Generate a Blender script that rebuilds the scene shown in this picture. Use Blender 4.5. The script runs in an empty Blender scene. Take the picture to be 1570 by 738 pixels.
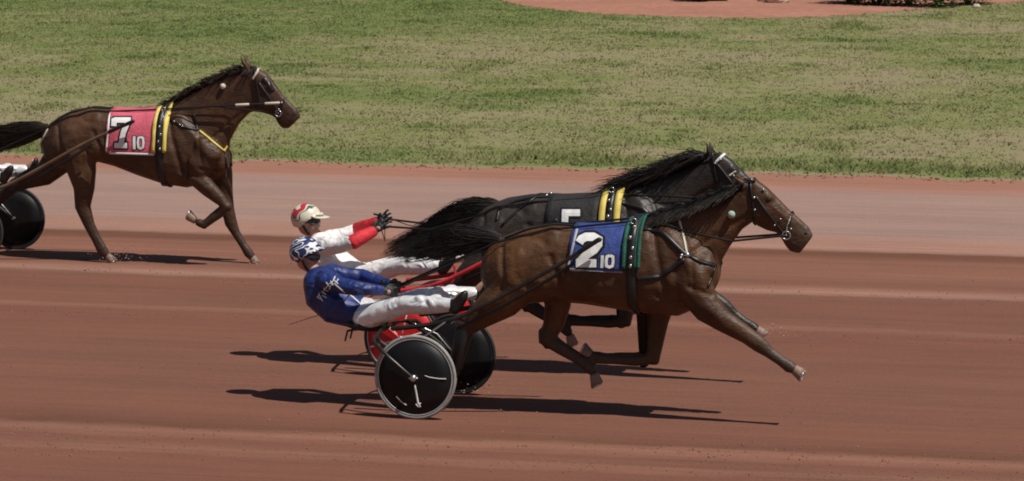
import bpy, math, random
import numpy as np
from mathutils import Vector, Matrix
from mathutils.bvhtree import BVHTree

random.seed(7)
RNG = np.random.default_rng(7)
SC = bpy.context.scene
COL = SC.collection

# ------------------------------------------------------------------ camera
IW, IH = 1570.0, 738.0
FPX = 5765.0
HORIZON = -377.0
CAM_H = 5.27
YAW = math.radians(13.0)
PITCH = math.atan((IH / 2 - HORIZON) / FPX)
C_POS = Vector((0, 0, CAM_H))
C_FWD = Vector((-math.sin(YAW) * math.cos(PITCH), math.cos(YAW) * math.cos(PITCH), -math.sin(PITCH)))
C_RIGHT = Vector((math.cos(YAW), math.sin(YAW), 0))
C_UP = C_RIGHT.cross(C_FWD)
cam_d = bpy.data.cameras.new('camera')
cam = bpy.data.objects.new('camera', cam_d)
COL.objects.link(cam)
cam_d.sensor_width = 36
cam_d.lens = 36 * FPX / IW
cam_d.clip_end = 6000
cam.matrix_world = Matrix((
    (C_RIGHT.x, C_UP.x, -C_FWD.x, C_POS.x),
    (C_RIGHT.y, C_UP.y, -C_FWD.y, C_POS.y),
    (C_RIGHT.z, C_UP.z, -C_FWD.z, C_POS.z),
    (0, 0, 0, 1)))
SC.camera = cam

# ------------------------------------------------------------------ light
SUN_V = Vector((0.518, -0.245, 1.0)).normalized()
sun_d = bpy.data.lights.new('sun', 'SUN')
sun_d.energy = 5.0
sun_d.angle = math.radians(0.5)
sun_d.color = (1.0, 0.95, 0.88)
sun = bpy.data.objects.new('sun', sun_d)
COL.objects.link(sun)
sun.rotation_euler = SUN_V.to_track_quat('Z', 'Y').to_euler()
sun.location = (0, 0, 60)
world = bpy.data.worlds.new('World')
SC.world = world
world.use_nodes = True
wn = world.node_tree
for n in list(wn.nodes):
    wn.nodes.remove(n)
w_out = wn.nodes.new('ShaderNodeOutputWorld')
w_bg = wn.nodes.new('ShaderNodeBackground')
w_sky = wn.nodes.new('ShaderNodeTexSky')
w_sky.sky_type = 'NISHITA'
w_sky.sun_disc = False
w_sky.sun_elevation = math.asin(SUN_V.z)
w_sky.sun_rotation = math.atan2(SUN_V.x, SUN_V.y)
w_bg.inputs[1].default_value = 0.05
wn.links.new(w_sky.outputs[0], w_bg.inputs[0])
wn.links.new(w_bg.outputs[0], w_out.inputs[0])
SC.view_settings.view_transform = 'Standard'
SC.view_settings.look = 'None'
SC.view_settings.gamma = 1
SC.view_settings.exposure = -0.23
SC.cycles.filter_width = 1.9


# ------------------------------------------------------------------ pixel <-> place
def ray(px, py):
    return C_FWD * FPX + C_RIGHT * (px - IW / 2) + C_UP * (IH / 2 - py)


def ground(px, py):
    d = ray(px, py)
    return C_POS + d * (-C_POS.z / d.z)


def pxscale(p):
    return FPX / (Vector(p) - C_POS).dot(C_FWD)


class Frame:
    """A team's own frame: origin on the ground under the axle, x forward, y away from the stand."""

    def __init__(self, origin, deg):
        a = math.radians(deg)
        self.rot = a
        self.o = Vector((origin.x, origin.y, 0))
        self.m = Matrix.Translation(self.o) @ Matrix.Rotation(a, 4, 'Z')
        self.mi = self.m.inverted()
        self.c = self.mi @ C_POS

    def dir(self, px, py):
        return (self.mi.to_3x3() @ ray(px, py))

    def at(self, px, py, y=0.0):
        d = self.dir(px, py)
        return self.c + d * ((y - self.c.y) / d.y)


def team_frame(px, py, deg, half):
    g = ground(px, py)
    a = math.radians(deg)
    return Frame(g + Vector((-math.sin(a), math.cos(a), 0)) * half, deg)


HALF = 0.60
F1 = team_frame(637, 643, -2.0, HALF)
F2 = team_frame(617, 579, -2.0, HALF)
F3 = team_frame(-41, 405, -1.0, HALF)
WHEEL_R = 64.5 / pxscale(F1.m @ Vector((0, -HALF, .33))) / 0.985


# ------------------------------------------------------------------ materials
def mat(name, col, rough=0.6, metal=0.0, spec=0.5, var=0.0, var_scale=6.0, bump=0.0, bump_scale=60.0, sheen=0.0, coat=0.0, col2=None, stretch=(1, 1, 1), bdist=.02, bdetail=5):
    m = bpy.data.materials.new(name)
    m.use_nodes = True
    nt = m.node_tree
    b = nt.nodes['Principled BSDF']
    b.inputs['Base Color'].default_value = (*col, 1)
    b.inputs['Roughness'].default_value = rough
    b.inputs['Metallic'].default_value = metal
    b.inputs['Specular IOR Level'].default_value = spec
    b.inputs['Sheen Weight'].default_value = sheen
    b.inputs['Coat Weight'].default_value = coat
    if var or bump:
        tc = nt.nodes.new('ShaderNodeTexCoord')
        mp = nt.nodes.new('ShaderNodeMapping')
        mp.inputs['Scale'].default_value = stretch
        nt.links.new(tc.outputs['Object'], mp.inputs['Vector'])
    if var:
        nz = nt.nodes.new('ShaderNodeTexNoise')
        nz.inputs['Scale'].default_value = var_scale
        nz.inputs['Detail'].default_value = 6
        nz.inputs['Roughness'].default_value = 0.65
        nt.links.new(mp.outputs[0], nz.inputs['Vector'])
        rp = nt.nodes.new('ShaderNodeValToRGB')
        c2 = col2 or tuple(min(1, c * (1 + var)) for c in col)
        c1 = tuple(c * (1 - var) for c in col) if col2 is None else col
        rp.color_ramp.elements[0].position = 0.32
        rp.color_ramp.elements[0].color = (*c1, 1)
        rp.color_ramp.elements[1].position = 0.68
        rp.color_ramp.elements[1].color = (*c2, 1)
        nt.links.new(nz.outputs[0], rp.inputs[0])
        nt.links.new(rp.outputs[0], b.inputs['Base Color'])
    if bump:
        n2 = nt.nodes.new('ShaderNodeTexNoise')
        n2.inputs['Scale'].default_value = bump_scale
        n2.inputs['Detail'].default_value = bdetail
        n2.inputs['Distortion'].default_value = 0.0 if bdetail > 2 else 1.6
        nt.links.new(mp.outputs[0], n2.inputs['Vector'])
        bp = nt.nodes.new('ShaderNodeBump')
        bp.inputs['Strength'].default_value = bump
        bp.inputs['Distance'].default_value = bdist
        nt.links.new(n2.outputs[0], bp.inputs['Height'])
        nt.links.new(bp.outputs[0], b.inputs['Normal'])
    return m


def coat_mat(name, base, light, leg, rough=0.42):
    """Horse coat: two browns in soft patches, darker 'points' on the lower legs, dust freckles, short-hair relief."""
    m = bpy.data.materials.new(name)
    m.use_nodes = True
    nt = m.node_tree
    L = nt.links.new
    b = nt.nodes['Principled BSDF']
    b.inputs['Roughness'].default_value = rough
    b.inputs['Specular IOR Level'].default_value = 0.38
    tc = nt.nodes.new('ShaderNodeTexCoord')
    nz = nt.nodes.new('ShaderNodeTexNoise')
    nz.inputs['Scale'].default_value = 2.6
    nz.inputs['Detail'].default_value = 5
    L(tc.outputs['Object'], nz.inputs['Vector'])
    rp = nt.nodes.new('ShaderNodeValToRGB')
    rp.color_ramp.elements[0].position = .35
    rp.color_ramp.elements[0].color = (*base, 1)
    rp.color_ramp.elements[1].position = .68
    rp.color_ramp.elements[1].color = (*light, 1)
    L(nz.outputs[0], rp.inputs[0])
    at = nt.nodes.new('ShaderNodeAttribute')
    at.attribute_name = 'points'
    mx = nt.nodes.new('ShaderNodeMixRGB')
    mx.inputs[2].default_value = (*leg, 1)
    L(at.outputs['Fac'], mx.inputs[0])
    L(rp.outputs[0], mx.inputs[1])
    # fine hair and sweat streaks
    mp = nt.nodes.new('ShaderNodeMapping')
    mp.inputs['Scale'].default_value = (14, 40, 55)
    L(tc.outputs['Object'], mp.inputs['Vector'])
    n2 = nt.nodes.new('ShaderNodeTexNoise')
    n2.inputs['Scale'].default_value = 1.3
    n2.inputs['Detail'].default_value = 6
    L(mp.outputs[0], n2.inputs['Vector'])
    hs = nt.nodes.new('ShaderNodeMixRGB')
    hs.blend_type = 'MULTIPLY'
    hs.inputs[0].default_value = 0.75
    r2 = nt.nodes.new('ShaderNodeValToRGB')
    r2.color_ramp.elements[0].position = .3
    r2.color_ramp.elements[0].color = (.62, .6, .59, 1)
    r2.color_ramp.elements[1].position = .65
    r2.color_ramp.elements[1].color = (1, 1, 1, 1)
    L(n2.outputs[0], r2.inputs[0])
    L(mx.outputs[0], hs.inputs[1])
    L(r2.outputs[0], hs.inputs[2])
    L(hs.outputs[0], b.inputs['Base Color'])
    rr = nt.nodes.new('ShaderNodeMapRange')
    rr.inputs[3].default_value = rough - .1
    rr.inputs[4].default_value = rough + .16
    L(nz.outputs[0], rr.inputs[0])
    L(rr.outputs[0], b.inputs['Roughness'])
    n3 = nt.nodes.new('ShaderNodeTexNoise')
    n3.inputs['Scale'].default_value = 9
    n3.inputs['Detail'].default_value = 8
    L(tc.outputs['Object'], n3.inputs['Vector'])
    bp = nt.nodes.new('ShaderNodeBump')
    bp.inputs['Strength'].default_value = .55
    bp.inputs['Distance'].default_value = .03
    hm = nt.nodes.new('ShaderNodeMath')
    hm.operation = 'MULTIPLY_ADD'
    hm.inputs[1].default_value = .2
    L(n2.outputs[0], hm.inputs[0])
    L(n3.outputs[0], hm.inputs[2])
    L(hm.outputs[0], bp.inputs['Height'])
    L(bp.outputs[0], b.inputs['Normal'])
    return m


M = {
    'black': mat('black_leather', (.012, .011, .011), .42, var=.4),
    'gloss_black': mat('black_gloss', (.007, .007, .008), .48, spec=.3, var=.5, var_scale=3),
    'tyre': mat('tyre_rubber', (.30, .295, .28), .75, var=.2, var_scale=20),
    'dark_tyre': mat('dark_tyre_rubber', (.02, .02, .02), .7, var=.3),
    'rim': mat('rim_alloy', (.5, .5, .49), .45, metal=.4, var=.15),
    'steel': mat('steel', (.55, .55, .54), .3, metal=.9, var=.2),
    'white': mat('white_print', (.8, .8, .78), .6, var=.06),
    'ivory': mat('ivory', (.62, .58, .48), .6, var=.1),
    'blue_cloth': mat('blue_cloth', (.03, .058, .23), .75, var=.35, var_scale=9, bump=.4, bump_scale=40),
    'pink_cloth': mat('pink_cloth', (.62, .11, .16), .75, var=.2, var_scale=9, bump=.4, bump_scale=40),
    'black_cloth': mat('black_cloth', (.02, .018, .018), .75, var=.4, bump=.4, bump_scale=40),
    'green_pad': mat('green_pad', (.01, .08, .055), .7, var=.4, bump=.4),
    'yellow': mat('yellow_binding', (.7, .55, .12), .6, var=.2),
    'red_paint': mat('red_paint', (.55, .015, .02), .35, var=.2, var_scale=4),
    'red_cloth': mat('red_cloth', (.6, .02, .03), .7, var=.25, bump=.5, bump_scale=30),
    'dark_red': mat('dark_red_paint', (.5, .03, .04), .4, var=.25),
    'carbon': mat('dark_shaft', (.02, .017, .014), .35, var=.5),
    'bronze': mat('bronze_shaft', (.13, .085, .05), .4, var=.3),
    'skin': mat('skin', (.5, .27, .2), .5, var=.12),
    'lip': mat('lips', (.4, .15, .13), .5),
    'glove': mat('glove', (.015, .015, .016), .55, bump=.5, bump_scale=50, var=.4),
    'silver': mat('silver_trousers', (.84, .84, .84), .36, metal=.22, var=.06, bump=.9, bump_scale=5, bdist=.06, bdetail=1),
    'white_suit': mat('white_suit', (.8, .79, .78), .6, var=.06, bump=.8, bump_scale=6, bdist=.05, bdetail=1),
    'navy': mat('navy_jacket', (.014, .03, .145), .5, var=.35, var_scale=8, bump=.8, bump_scale=6, bdist=.05, bdetail=1),
    'grey_suit': mat('grey_suit', (.25, .24, .26), .6, var=.2, bump=.8, bump_scale=6, bdist=.05, bdetail=1),
    'hoof': mat('hoof_horn', (.25, .165, .125), .6, var=.35, var_scale=12),
    'shoe': mat('horseshoe', (.6, .55, .5), .35, metal=.8),
    'eye': mat('horse_eye', (.008, .006, .005), .08, spec=.8),
    'nostril': mat('nostril', (.006, .005, .005), .7),
    'lens': mat('goggle_lens', (.01, .01, .012), .1, spec=.8),
    'hair_black': mat('black_hair', (.026, .022, .020), .6, spec=.35, var=.5, var_scale=12),
    'hair_brown': mat('dark_brown_hair', (.034, .025, .019), .7, spec=.3, var=.5, var_scale=12),
    'coat1': coat_mat('bay_coat', (.058, .024, .009), (.132, .059, .022), (.075, .048, .031), .5),
    'coat2': coat_mat('black_coat', (.030, .022, .017), (.052, .040, .032), (.028, .020, .015), .42),
    'coat3': coat_mat('dark_bay_coat', (.056, .026, .013), (.108, .051, .023), (.055, .029, .017), .48),
}


def helmet_mat(name, cols, seed, scale=7.0, grad=0.0):
    """painted shell: flat colours split by a soft swirl; grad makes the colours change from crown to rim"""
    m = bpy.data.materials.new(name)
    m.use_nodes = True
    nt = m.node_tree
    b = nt.nodes['Principled BSDF']
    b.inputs['Roughness'].default_value = .3
    tc = nt.nodes.new('ShaderNodeTexCoord')
    mp = nt.nodes.new('ShaderNodeMapping')
    mp.inputs['Location'].default_value = (seed, seed * .7, 0)
    nz = nt.nodes.new('ShaderNodeTexNoise')
    nz.inputs['Scale'].default_value = scale
    nz.inputs['Detail'].default_value = .5
    sp = nt.nodes.new('ShaderNodeSeparateXYZ')
    nt.links.new(tc.outputs['Generated'], sp.inputs[0])
    ma = nt.nodes.new('ShaderNodeMath')
    ma.operation = 'MULTIPLY_ADD'
    ma.inputs[1].default_value = grad
    mx = nt.nodes.new('ShaderNodeMath')
    mx.operation = 'MULTIPLY_ADD'
    mx.inputs[1].default_value = -grad * .9
    nt.links.new(sp.outputs[2], ma.inputs[0])
    nt.links.new(nz.outputs[0], ma.inputs[2])
    nt.links.new(sp.outputs[0], mx.inputs[0])
    nt.links.new(ma.outputs[0], mx.inputs[2])
    rp = nt.nodes.new('ShaderNodeValToRGB')
    rp.color_ramp.interpolation = 'CONSTANT'
    els = rp.color_ramp.elements
    while len(els) < len(cols):
        els.new(.5)
    for e, (p, c) in zip(els, cols):
        e.position = p
        e.color = (*c, 1)
    nt.links.new(tc.outputs['Generated'], mp.inputs[0])
    nt.links.new(mp.outputs[0], nz.inputs['Vector'])
    nt.links.new(mx.outputs[0], rp.inputs[0])
    nt.links.new(rp.outputs[0], b.inputs['Base Color'])
    return m


NAVY_C, WHITE_C = (.02, .035, .12), (.75, .75, .75)
M['helmet1'] = helmet_mat('navy_helmet', [(0, NAVY_C), (.4, WHITE_C), (.45, NAVY_C), (.56, WHITE_C), (.62, NAVY_C)], 3.1, 3.2)
CREAM = (.7, .64, .5)
M['helmet2'] = helmet_mat('painted_helmet', [(0, CREAM), (.58, (.06, .14, .09)), (.64, CREAM), (.71, (.5, .04, .05)), (.9, CREAM)], 1.3, 2.2, .6)
M['helmet3'] = helmet_mat('white_helmet', [(0, WHITE_C), (.5, (.1, .1, .12)), (.55, WHITE_C)], 5.3, 8)


# ------------------------------------------------------------------ mesh builder
class MB:
    def __init__(self):
        self.v, self.f, self.mi = [], [], []
        self.cur = 0

    def add(self, verts, faces):
        o = len(self.v)
        self.v += [tuple(p) for p in verts]
        self.f += [tuple(i + o for i in q) for q in faces]
        self.mi += [self.cur] * len(faces)

    def loft(self, rings, cap=True):
        n = len(rings[0])
        vs = [p for r in rings for p in r]
        fs = []
        for k in range(len(rings) - 1):
            for i in range(n):
                j = (i + 1) % n
                fs.append((k * n + i, k * n + j, (k + 1) * n + j, (k + 1) * n + i))
        if cap:
            fs.append(tuple(reversed(range(n))))
            fs.append(tuple((len(rings) - 1) * n + i for i in range(n)))
        self.add(vs, fs)

    def chain(self, pts, rad, n=12, side=Vector((0, 1, 0)), round_ends=True):
        pts = [Vector(p) for p in pts]
        rad = [(r, r) if isinstance(r, (int, float)) else r for r in rad]
        rings = []
        m = len(pts)
        for i, p in enumerate(pts):
            t = (pts[min(i + 1, m - 1)] - pts[max(i - 1, 0)])
            if t.length < 1e-9:
                t = Vector((1, 0, 0))
            t.normalize()
            u = side - t * side.dot(t)
            if u.length < .15:
                u = Vector((1, 0, 0)) - t * t.x
            u.normalize()
            w = t.cross(u)
            a, b = rad[i]

            def ring(c, s):
                return [c + w * (a * s * math.cos(2 * math.pi * k / n)) + u * (b * s * math.sin(2 * math.pi * k / n)) for k in range(n)]
            if round_ends and i == 0:
                rings.append(ring(p - t * min(a, b) * .8, .35))
                rings.append(ring(p - t * min(a, b) * .45, .8))
            rings.append(ring(p, 1))
            if round_ends and i == m - 1:
                rings.append(ring(p + t * min(a, b) * .45, .8))
                rings.append(ring(p + t * min(a, b) * .8, .35))
        self.loft(rings)

    def ball(self, c, r, n=12, rot=None):
        c = Vector(c)
        r = (r, r, r) if isinstance(r, (int, float)) else r
        rings = []
        for i in range(1, n):
            th = math.pi * i / n
            ring = []
            for k in range(n * 2):
                ph = math.pi * k / n
                q = Vector((r[0] * math.sin(th) * math.cos(ph), r[1] * math.sin(th) * math.sin(ph), -r[2] * math.cos(th)))
                if rot is not None:
                    q = rot @ q
                ring.append(c + q)
            rings.append(ring)
        self.loft(rings)

    def box(self, c, s, rot=None):
        c = Vector(c)
        vs = []
        for x in (-1, 1):
            for y in (-1, 1):
                for z in (-1, 1):
                    q = Vector((x * s[0] / 2, y * s[1] / 2, z * s[2] / 2))
                    if rot is not None:
                        q = rot @ q
                    vs.append(c + q)
        self.add(vs, [(0, 1, 3, 2), (4, 6, 7, 5), (0, 4, 5, 1), (2, 3, 7, 6), (0, 2, 6, 4), (1, 5, 7, 3)])

    def ringtube(self, c, R, r, axis='y', n=48, m=10, sx=1.0):
        """torus round the y axis"""
        vs, fs = [], []
        c = Vector(c)
        for i in range(n):
            a = 2 * math.pi * i / n
            for j in range(m):
                b = 2 * math.pi * j / m
                q = R + r * math.cos(b)
                vs.append(c + Vector((q * math.cos(a), r * sx * math.sin(b), q * math.sin(a))))
        for i in range(n):
            for j in range(m):
                fs.append((i * m + j, i * m + (j + 1) % m, ((i + 1) % n) * m + (j + 1) % m, ((i + 1) % n) * m + j))
        self.add(vs, fs)

    def mesh(self, name):
        me = bpy.data.meshes.new(name)
        me.from_pydata(self.v, [], self.f)
        me.polygons.foreach_set('material_index', self.mi)
        return me


def finish(me, name, mats, parent=None, base=Vector((0, 0, 0)), smooth=True, shift=True):
    me.name = name
    me.materials.clear()
    for m in (mats if isinstance(mats, (list, tuple)) else [mats]):
        me.materials.append(m)
    if shift:
        me.transform(Matrix.Translation(-base))
    if smooth:
        me.polygons.foreach_set('use_smooth', [True] * len(me.polygons))
    o = bpy.data.objects.new(name, me)
    COL.objects.link(o)
    if parent:
        o.parent = parent
    return o


def fix_normals(me):
    import bmesh
    bm = bmesh.new()
    bm.from_mesh(me)
    bmesh.ops.recalc_face_normals(bm, faces=bm.faces)
    bm.to_mesh(me)
    bm.free()


def remesh(mb, voxel, smooth=6, factor=.5):
    me = mb.mesh('tmp')
    fix_normals(me)
    o = bpy.data.objects.new('tmp', me)
    COL.objects.link(o)
    r = o.modifiers.new('r', 'REMESH')
    r.mode = 'VOXEL'
    r.voxel_size = voxel
    if smooth:
        s = o.modifiers.new('s', 'SMOOTH')
        s.iterations = smooth
        s.factor = factor
    dg = bpy.context.evaluated_depsgraph_get()
    out = bpy.data.meshes.new_from_object(o.evaluated_get(dg))
    bpy.data.objects.remove(o)
    bpy.data.meshes.remove(me)
    return out


def build(mb, name, m, parent=None, base=Vector((0, 0, 0)), smooth=True):
    me = mb.mesh(name)
    fix_normals(me)
    return finish(me, name, m, parent, base, smooth)


def empty(name, fr, base, label, cat, group=None):
    o = bpy.data.objects.new(name, None)
    COL.objects.link(o)
    o.location = fr.m @ base
    o.rotation_euler = (0, 0, fr.rot)
    o.empty_display_size = .3
    o['label'] = label
    o['category'] = cat
    if group:
        o['group'] = group
    return o


def bvh_of(me, off=Vector((0, 0, 0))):
    return BVHTree.FromPolygons([v.co + off for v in me.vertices], [tuple(p.vertices) for p in me.polygons])


def lerp_path(pts, n):
    """resample a polyline of tuples to about n points"""
    pts = [np.array(p, float) for p in pts]
    seg = [np.linalg.norm(b - a) for a, b in zip(pts, pts[1:])]
    tot = sum(seg)
    out = []
    for k in range(n):
        s = tot * k / (n - 1)
        for a, b, l in zip(pts, pts[1:], seg):
            if s <= l + 1e-9:
                out.append(a + (b - a) * (s / l if l else 0))
                break
            s -= l
        else:
            out.append(pts[-1])
    return out


# ------------------------------------------------------------------ surface-hugging pieces
def hit_px(fr, bvh, px, py):
    d = fr.dir(px, py).normalized()
    loc, nor, idx, dist = bvh.ray_cast(fr.c, d)
    if loc is None:
        # nearest to the sight line: march
        best = None
        for k in range(60):
            p = fr.c + d * (28 + k * .3)
            q = bvh.find_nearest(p)
            if q[0] is not None and (best is None or q[3] < best[3]):
                best = q
        loc, nor = best[0], best[1]
    return loc.copy(), nor.copy()


def ribbon(mb, pts, nors, width, thick=.006, off=.004):
    m = len(pts)
    rings = []
    for i in range(m):
        t = (pts[min(i + 1, m - 1)] - pts[max(i - 1, 0)]).normalized()
        n = nors[i] - t * nors[i].dot(t)
        n.normalize()
        w = n.cross(t) * (width / 2)
        a = pts[i] + n * off
        b = pts[i] + n * (off + thick)
        rings.append([a - w, a + w, b + w * .9, b - w * .9])
    mb.loft(rings)


def strap_px(mb, fr, bvh, path, width, n=16, both=False, thick=.007, off=.004):
    pts, nors = [], []
    for q in lerp_path(path, n):
        p, nn = hit_px(fr, bvh, q[0], q[1])
        pts.append(p)
        nors.append(nn)
    # calm the normals
    nors = [(nors[max(i - 1, 0)] + nors[i] * 2 + nors[min(i + 1, n - 1)]).normalized() for i in range(n)]
    ribbon(mb, pts, nors, width, thick, off)
    if both:
        p2, n2 = [], []
        for p in pts:
            q = bvh.find_nearest(Vector((p.x, -p.y, p.z)))
            p2.append(q[0])
            n2.append(q[1])
        ribbon(mb, p2, n2, width, thick, off)


def strap_pair(fr, bvh, path, width, n, thick, off):
    a, b = MB(), MB()
    strap_px(a, fr, bvh, path, width, n, False, thick, off)
    pts, nors = [], []
    c = [sum((Vector(a.v[4 * i + k]) for k in range(4)), Vector()) / 4 for i in range(len(a.v) // 4)]
    for p in c:
        q = bvh.find_nearest(Vector((p.x, -p.y, p.z)))
        pts.append(q[0])
        nors.append(q[1])
    ribbon(b, pts, nors, width, thick, off)
    return a, b


def polar(bvh, x, zc, phi):
    d = Vector((0, -math.sin(phi), math.cos(phi)))
    o = Vector((x, 0, zc)) + d * 1.0
    loc, nor, i, di = bvh.ray_cast(o, -d)
    if loc is None:
        loc = Vector((x, 0, zc)) + d * .25
        nor = d
    return loc, nor


def wrap(mb, bvh, x0, x1, zc, ph0, ph1, off=.01, thick=.01, nx=6, nph=30, skew=0.0):
    """a cloth lying over the back: grid between x0..x1 and two polar angles, with thickness"""
    outer, inner = [], []
    for i in range(nx + 1):
        ro, ri = [], []
        for j in range(nph + 1):
            ph = ph0 + (ph1 - ph0) * j / nph
            x = x0 + (x1 - x0) * i / nx + skew * (1 - math.cos(ph))
            p, n = polar(bvh, x, zc, ph)
            d = Vector((0, -math.sin(ph), math.cos(ph)))
            wob = .003 * math.sin(9 * ph + 3 * i) * (abs(ph) / 1.5)
            ro.append(p + d * (off + thick + wob))
            ri.append(p + d * (off + wob))
        outer.append(ro)
        inner.append(ri)
    vs = [p for r in outer for p in r] + [p for r in inner for p in r]
    W = nph + 1
    N = (nx + 1) * W
    fs = []
    for i in range(nx):
        for j in range(nph):
            a, b, c, d = i * W + j, (i + 1) * W + j, (i + 1) * W + j + 1, i * W + j + 1
            fs.append((a, b, c, d))
            fs.append((N + d, N + c, N + b, N + a))
    for i in range(nx):
        for j in (0, nph):
            a, b = i * W + j, (i + 1) * W + j
            fs.append((a, b, N + b, N + a))
    for j in range(nph):
        for i in (0, nx):
            a, b = i * W + j, i * W + j + 1
            fs.append((a, b, N + b, N + a))
    mb.add(vs, fs)


def stroke_px(mb, fr, bvh, poly, width, off, sub=3.0):
    """a painted stroke: a mitred strip given in picture units, laid on the cloth"""
    P = [np.array(p, float) for p in poly]
    Q = []
    for a, b in zip(P, P[1:]):
        k = max(1, int(np.linalg.norm(b - a) / sub))
        for i in range(k):
            Q.append((a + (b - a) * i / k))
    Q.append(P[-1])
    m = len(Q)
    L, R = [], []
    for i in range(m):
        d0 = Q[i] - Q[max(i - 1, 0)]
        d1 = Q[min(i + 1, m - 1)] - Q[i]
        d0 = d0 / (np.linalg.norm(d0) or 1)
        d1 = d1 / (np.linalg.norm(d1) or 1)
        t = d0 + d1
        t = t / (np.linalg.norm(t) or 1)
        nrm = np.array((-t[1], t[0]))
        ref = d1 if np.linalg.norm(d1) > .5 else d0
        c = max(.6, abs(nrm @ np.array((-ref[1], ref[0]))))
        L.append(Q[i] + nrm * width / 2 / c)
        R.append(Q[i] - nrm * width / 2 / c)
    vs, fs = [], []
    for i in range(m):
        for q in (L[i], Q[i], R[i]):
            p, n = hit_px(fr, bvh, q[0], q[1])
            if n.dot(fr.c - p) < 0:
                n = -n
            vs.append(p + n * off)
    for i in range(m - 1):
        for k in (0, 1):
            a = i * 3 + k
            fs.append((a, a + 3, a + 4, a + 1))
    mb.add(vs, fs)


def digit(d, x, y, w, h, sk=0.0):
    """strokes of a block numeral in a box whose top-left is (x, y); sk slants it"""
    S = {
        '2': [[(.0, .22), (.08, .1), (.3, .02), (.65, .02), (.92, .12), (.95, .28), (.8, .46), (.45, .64), (.12, .92)], [(.0, .93), (1.0, .93)]],
        '7': [[(.0, .1), (1.0, .1)], [(.82, .16), (.6, .5), (.48, .9)], [(.1, .94), (.85, .94)], [(.02, .05), (.02, .3)]],
        '5': [[(.95, .06), (.08, .06), (.08, .5), (.6, .42), (.92, .6), (.9, .85), (.5, .97), (.0, .86)]],
        '1': [[(.5, .0), (.5, 1.0)]],
        '0': [[(.5, .06), (.85, .15), (.92, .5), (.85, .85), (.5, .94), (.15, .85), (.08, .5), (.15, .15), (.48, .06)]],
    }[d]
    return [[(x + w * a + sk * (1 - b), y + h * b) for a, b in s] for s in S]


# ------------------------------------------------------------------ hair
def strand(mb, pts, r0, r1=.0008):
    pts = [Vector(p) for p in pts]
    n = len(pts)
    rings = []
    for i, p in enumerate(pts):
        t = (pts[min(i + 1, n - 1)] - pts[max(i - 1, 0)]).normalized()
        u = t.cross(Vector((0.3, 1, .2))).normalized()
        w = t.cross(u)
        r = r0 + (r1 - r0) * (i / (n - 1)) ** 1.5
        rings.append([p + u * r, p + (w * .87 - u * .5) * r, p + (-w * .87 - u * .5) * r])
    mb.loft(rings, cap=False)


def tail_hair(mb, path, widths, count, rnd, fly=.04):
    path = [Vector(p) for p in path]
    for k in range(count):
        a = rnd.random() * 2 * math.pi
        q = math.sqrt(rnd.random())
        ln = .62 + .38 * rnd.random()
        pts = []
        ph = rnd.random() * 6
        m = 9
        for i in range(m):
            s = i / (m - 1) * ln * (len(path) - 1)
            j = min(int(s), len(path) - 2)
            c = path[j].lerp(path[j + 1], s - j)
            wv, wl = [widths[j][z] + (widths[j + 1][z] - widths[j][z]) * (s - j) for z in (0, 1)]
            f = (i / (m - 1)) ** 1.5
            wob = fly * f * math.sin(ph + i * .9)
            pts.append(c + Vector((wob * .4, math.cos(a) * q * wl + wob * .5, math.sin(a) * q * wv + wob)))
        strand(mb, pts, .0048)


def mane_hair(mb, crest, count, rnd, length, up, back, side, spread=1.0, r=.006, near=False):
    crest = [Vector(p) for p in crest]
    for k in range(count):
        s = rnd.random() * (len(crest) - 1)
        j = min(int(s), len(crest) - 2)
        c = crest[j].lerp(crest[j + 1], s - j)
        L = length * (.55 + .6 * rnd.random())
        d = Vector((-back * (.6 + .8 * rnd.random()), side * (.4 + rnd.random()) * (1 if rnd.random() < .5 and not near else -1) + rnd.uniform(-.3, .3) * spread, up * (.3 + rnd.random())))
        d.normalize()
        pts = []
        ph = rnd.random() * 6
        for i in range(6):
            t = i / 5
            g = Vector((-back * .25 * t, 0, -.55 * t)) * (L * t)
            wob = .02 * t * math.sin(ph + 3 * t)
            pts.append(c + Vector((rnd.uniform(-.006, .006), rnd.uniform(-.012, .012) - (.02 if near else 0), -.01)) + d * (L * t) + g + Vector((0, wob, wob)))
        strand(mb, pts, r)


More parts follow.
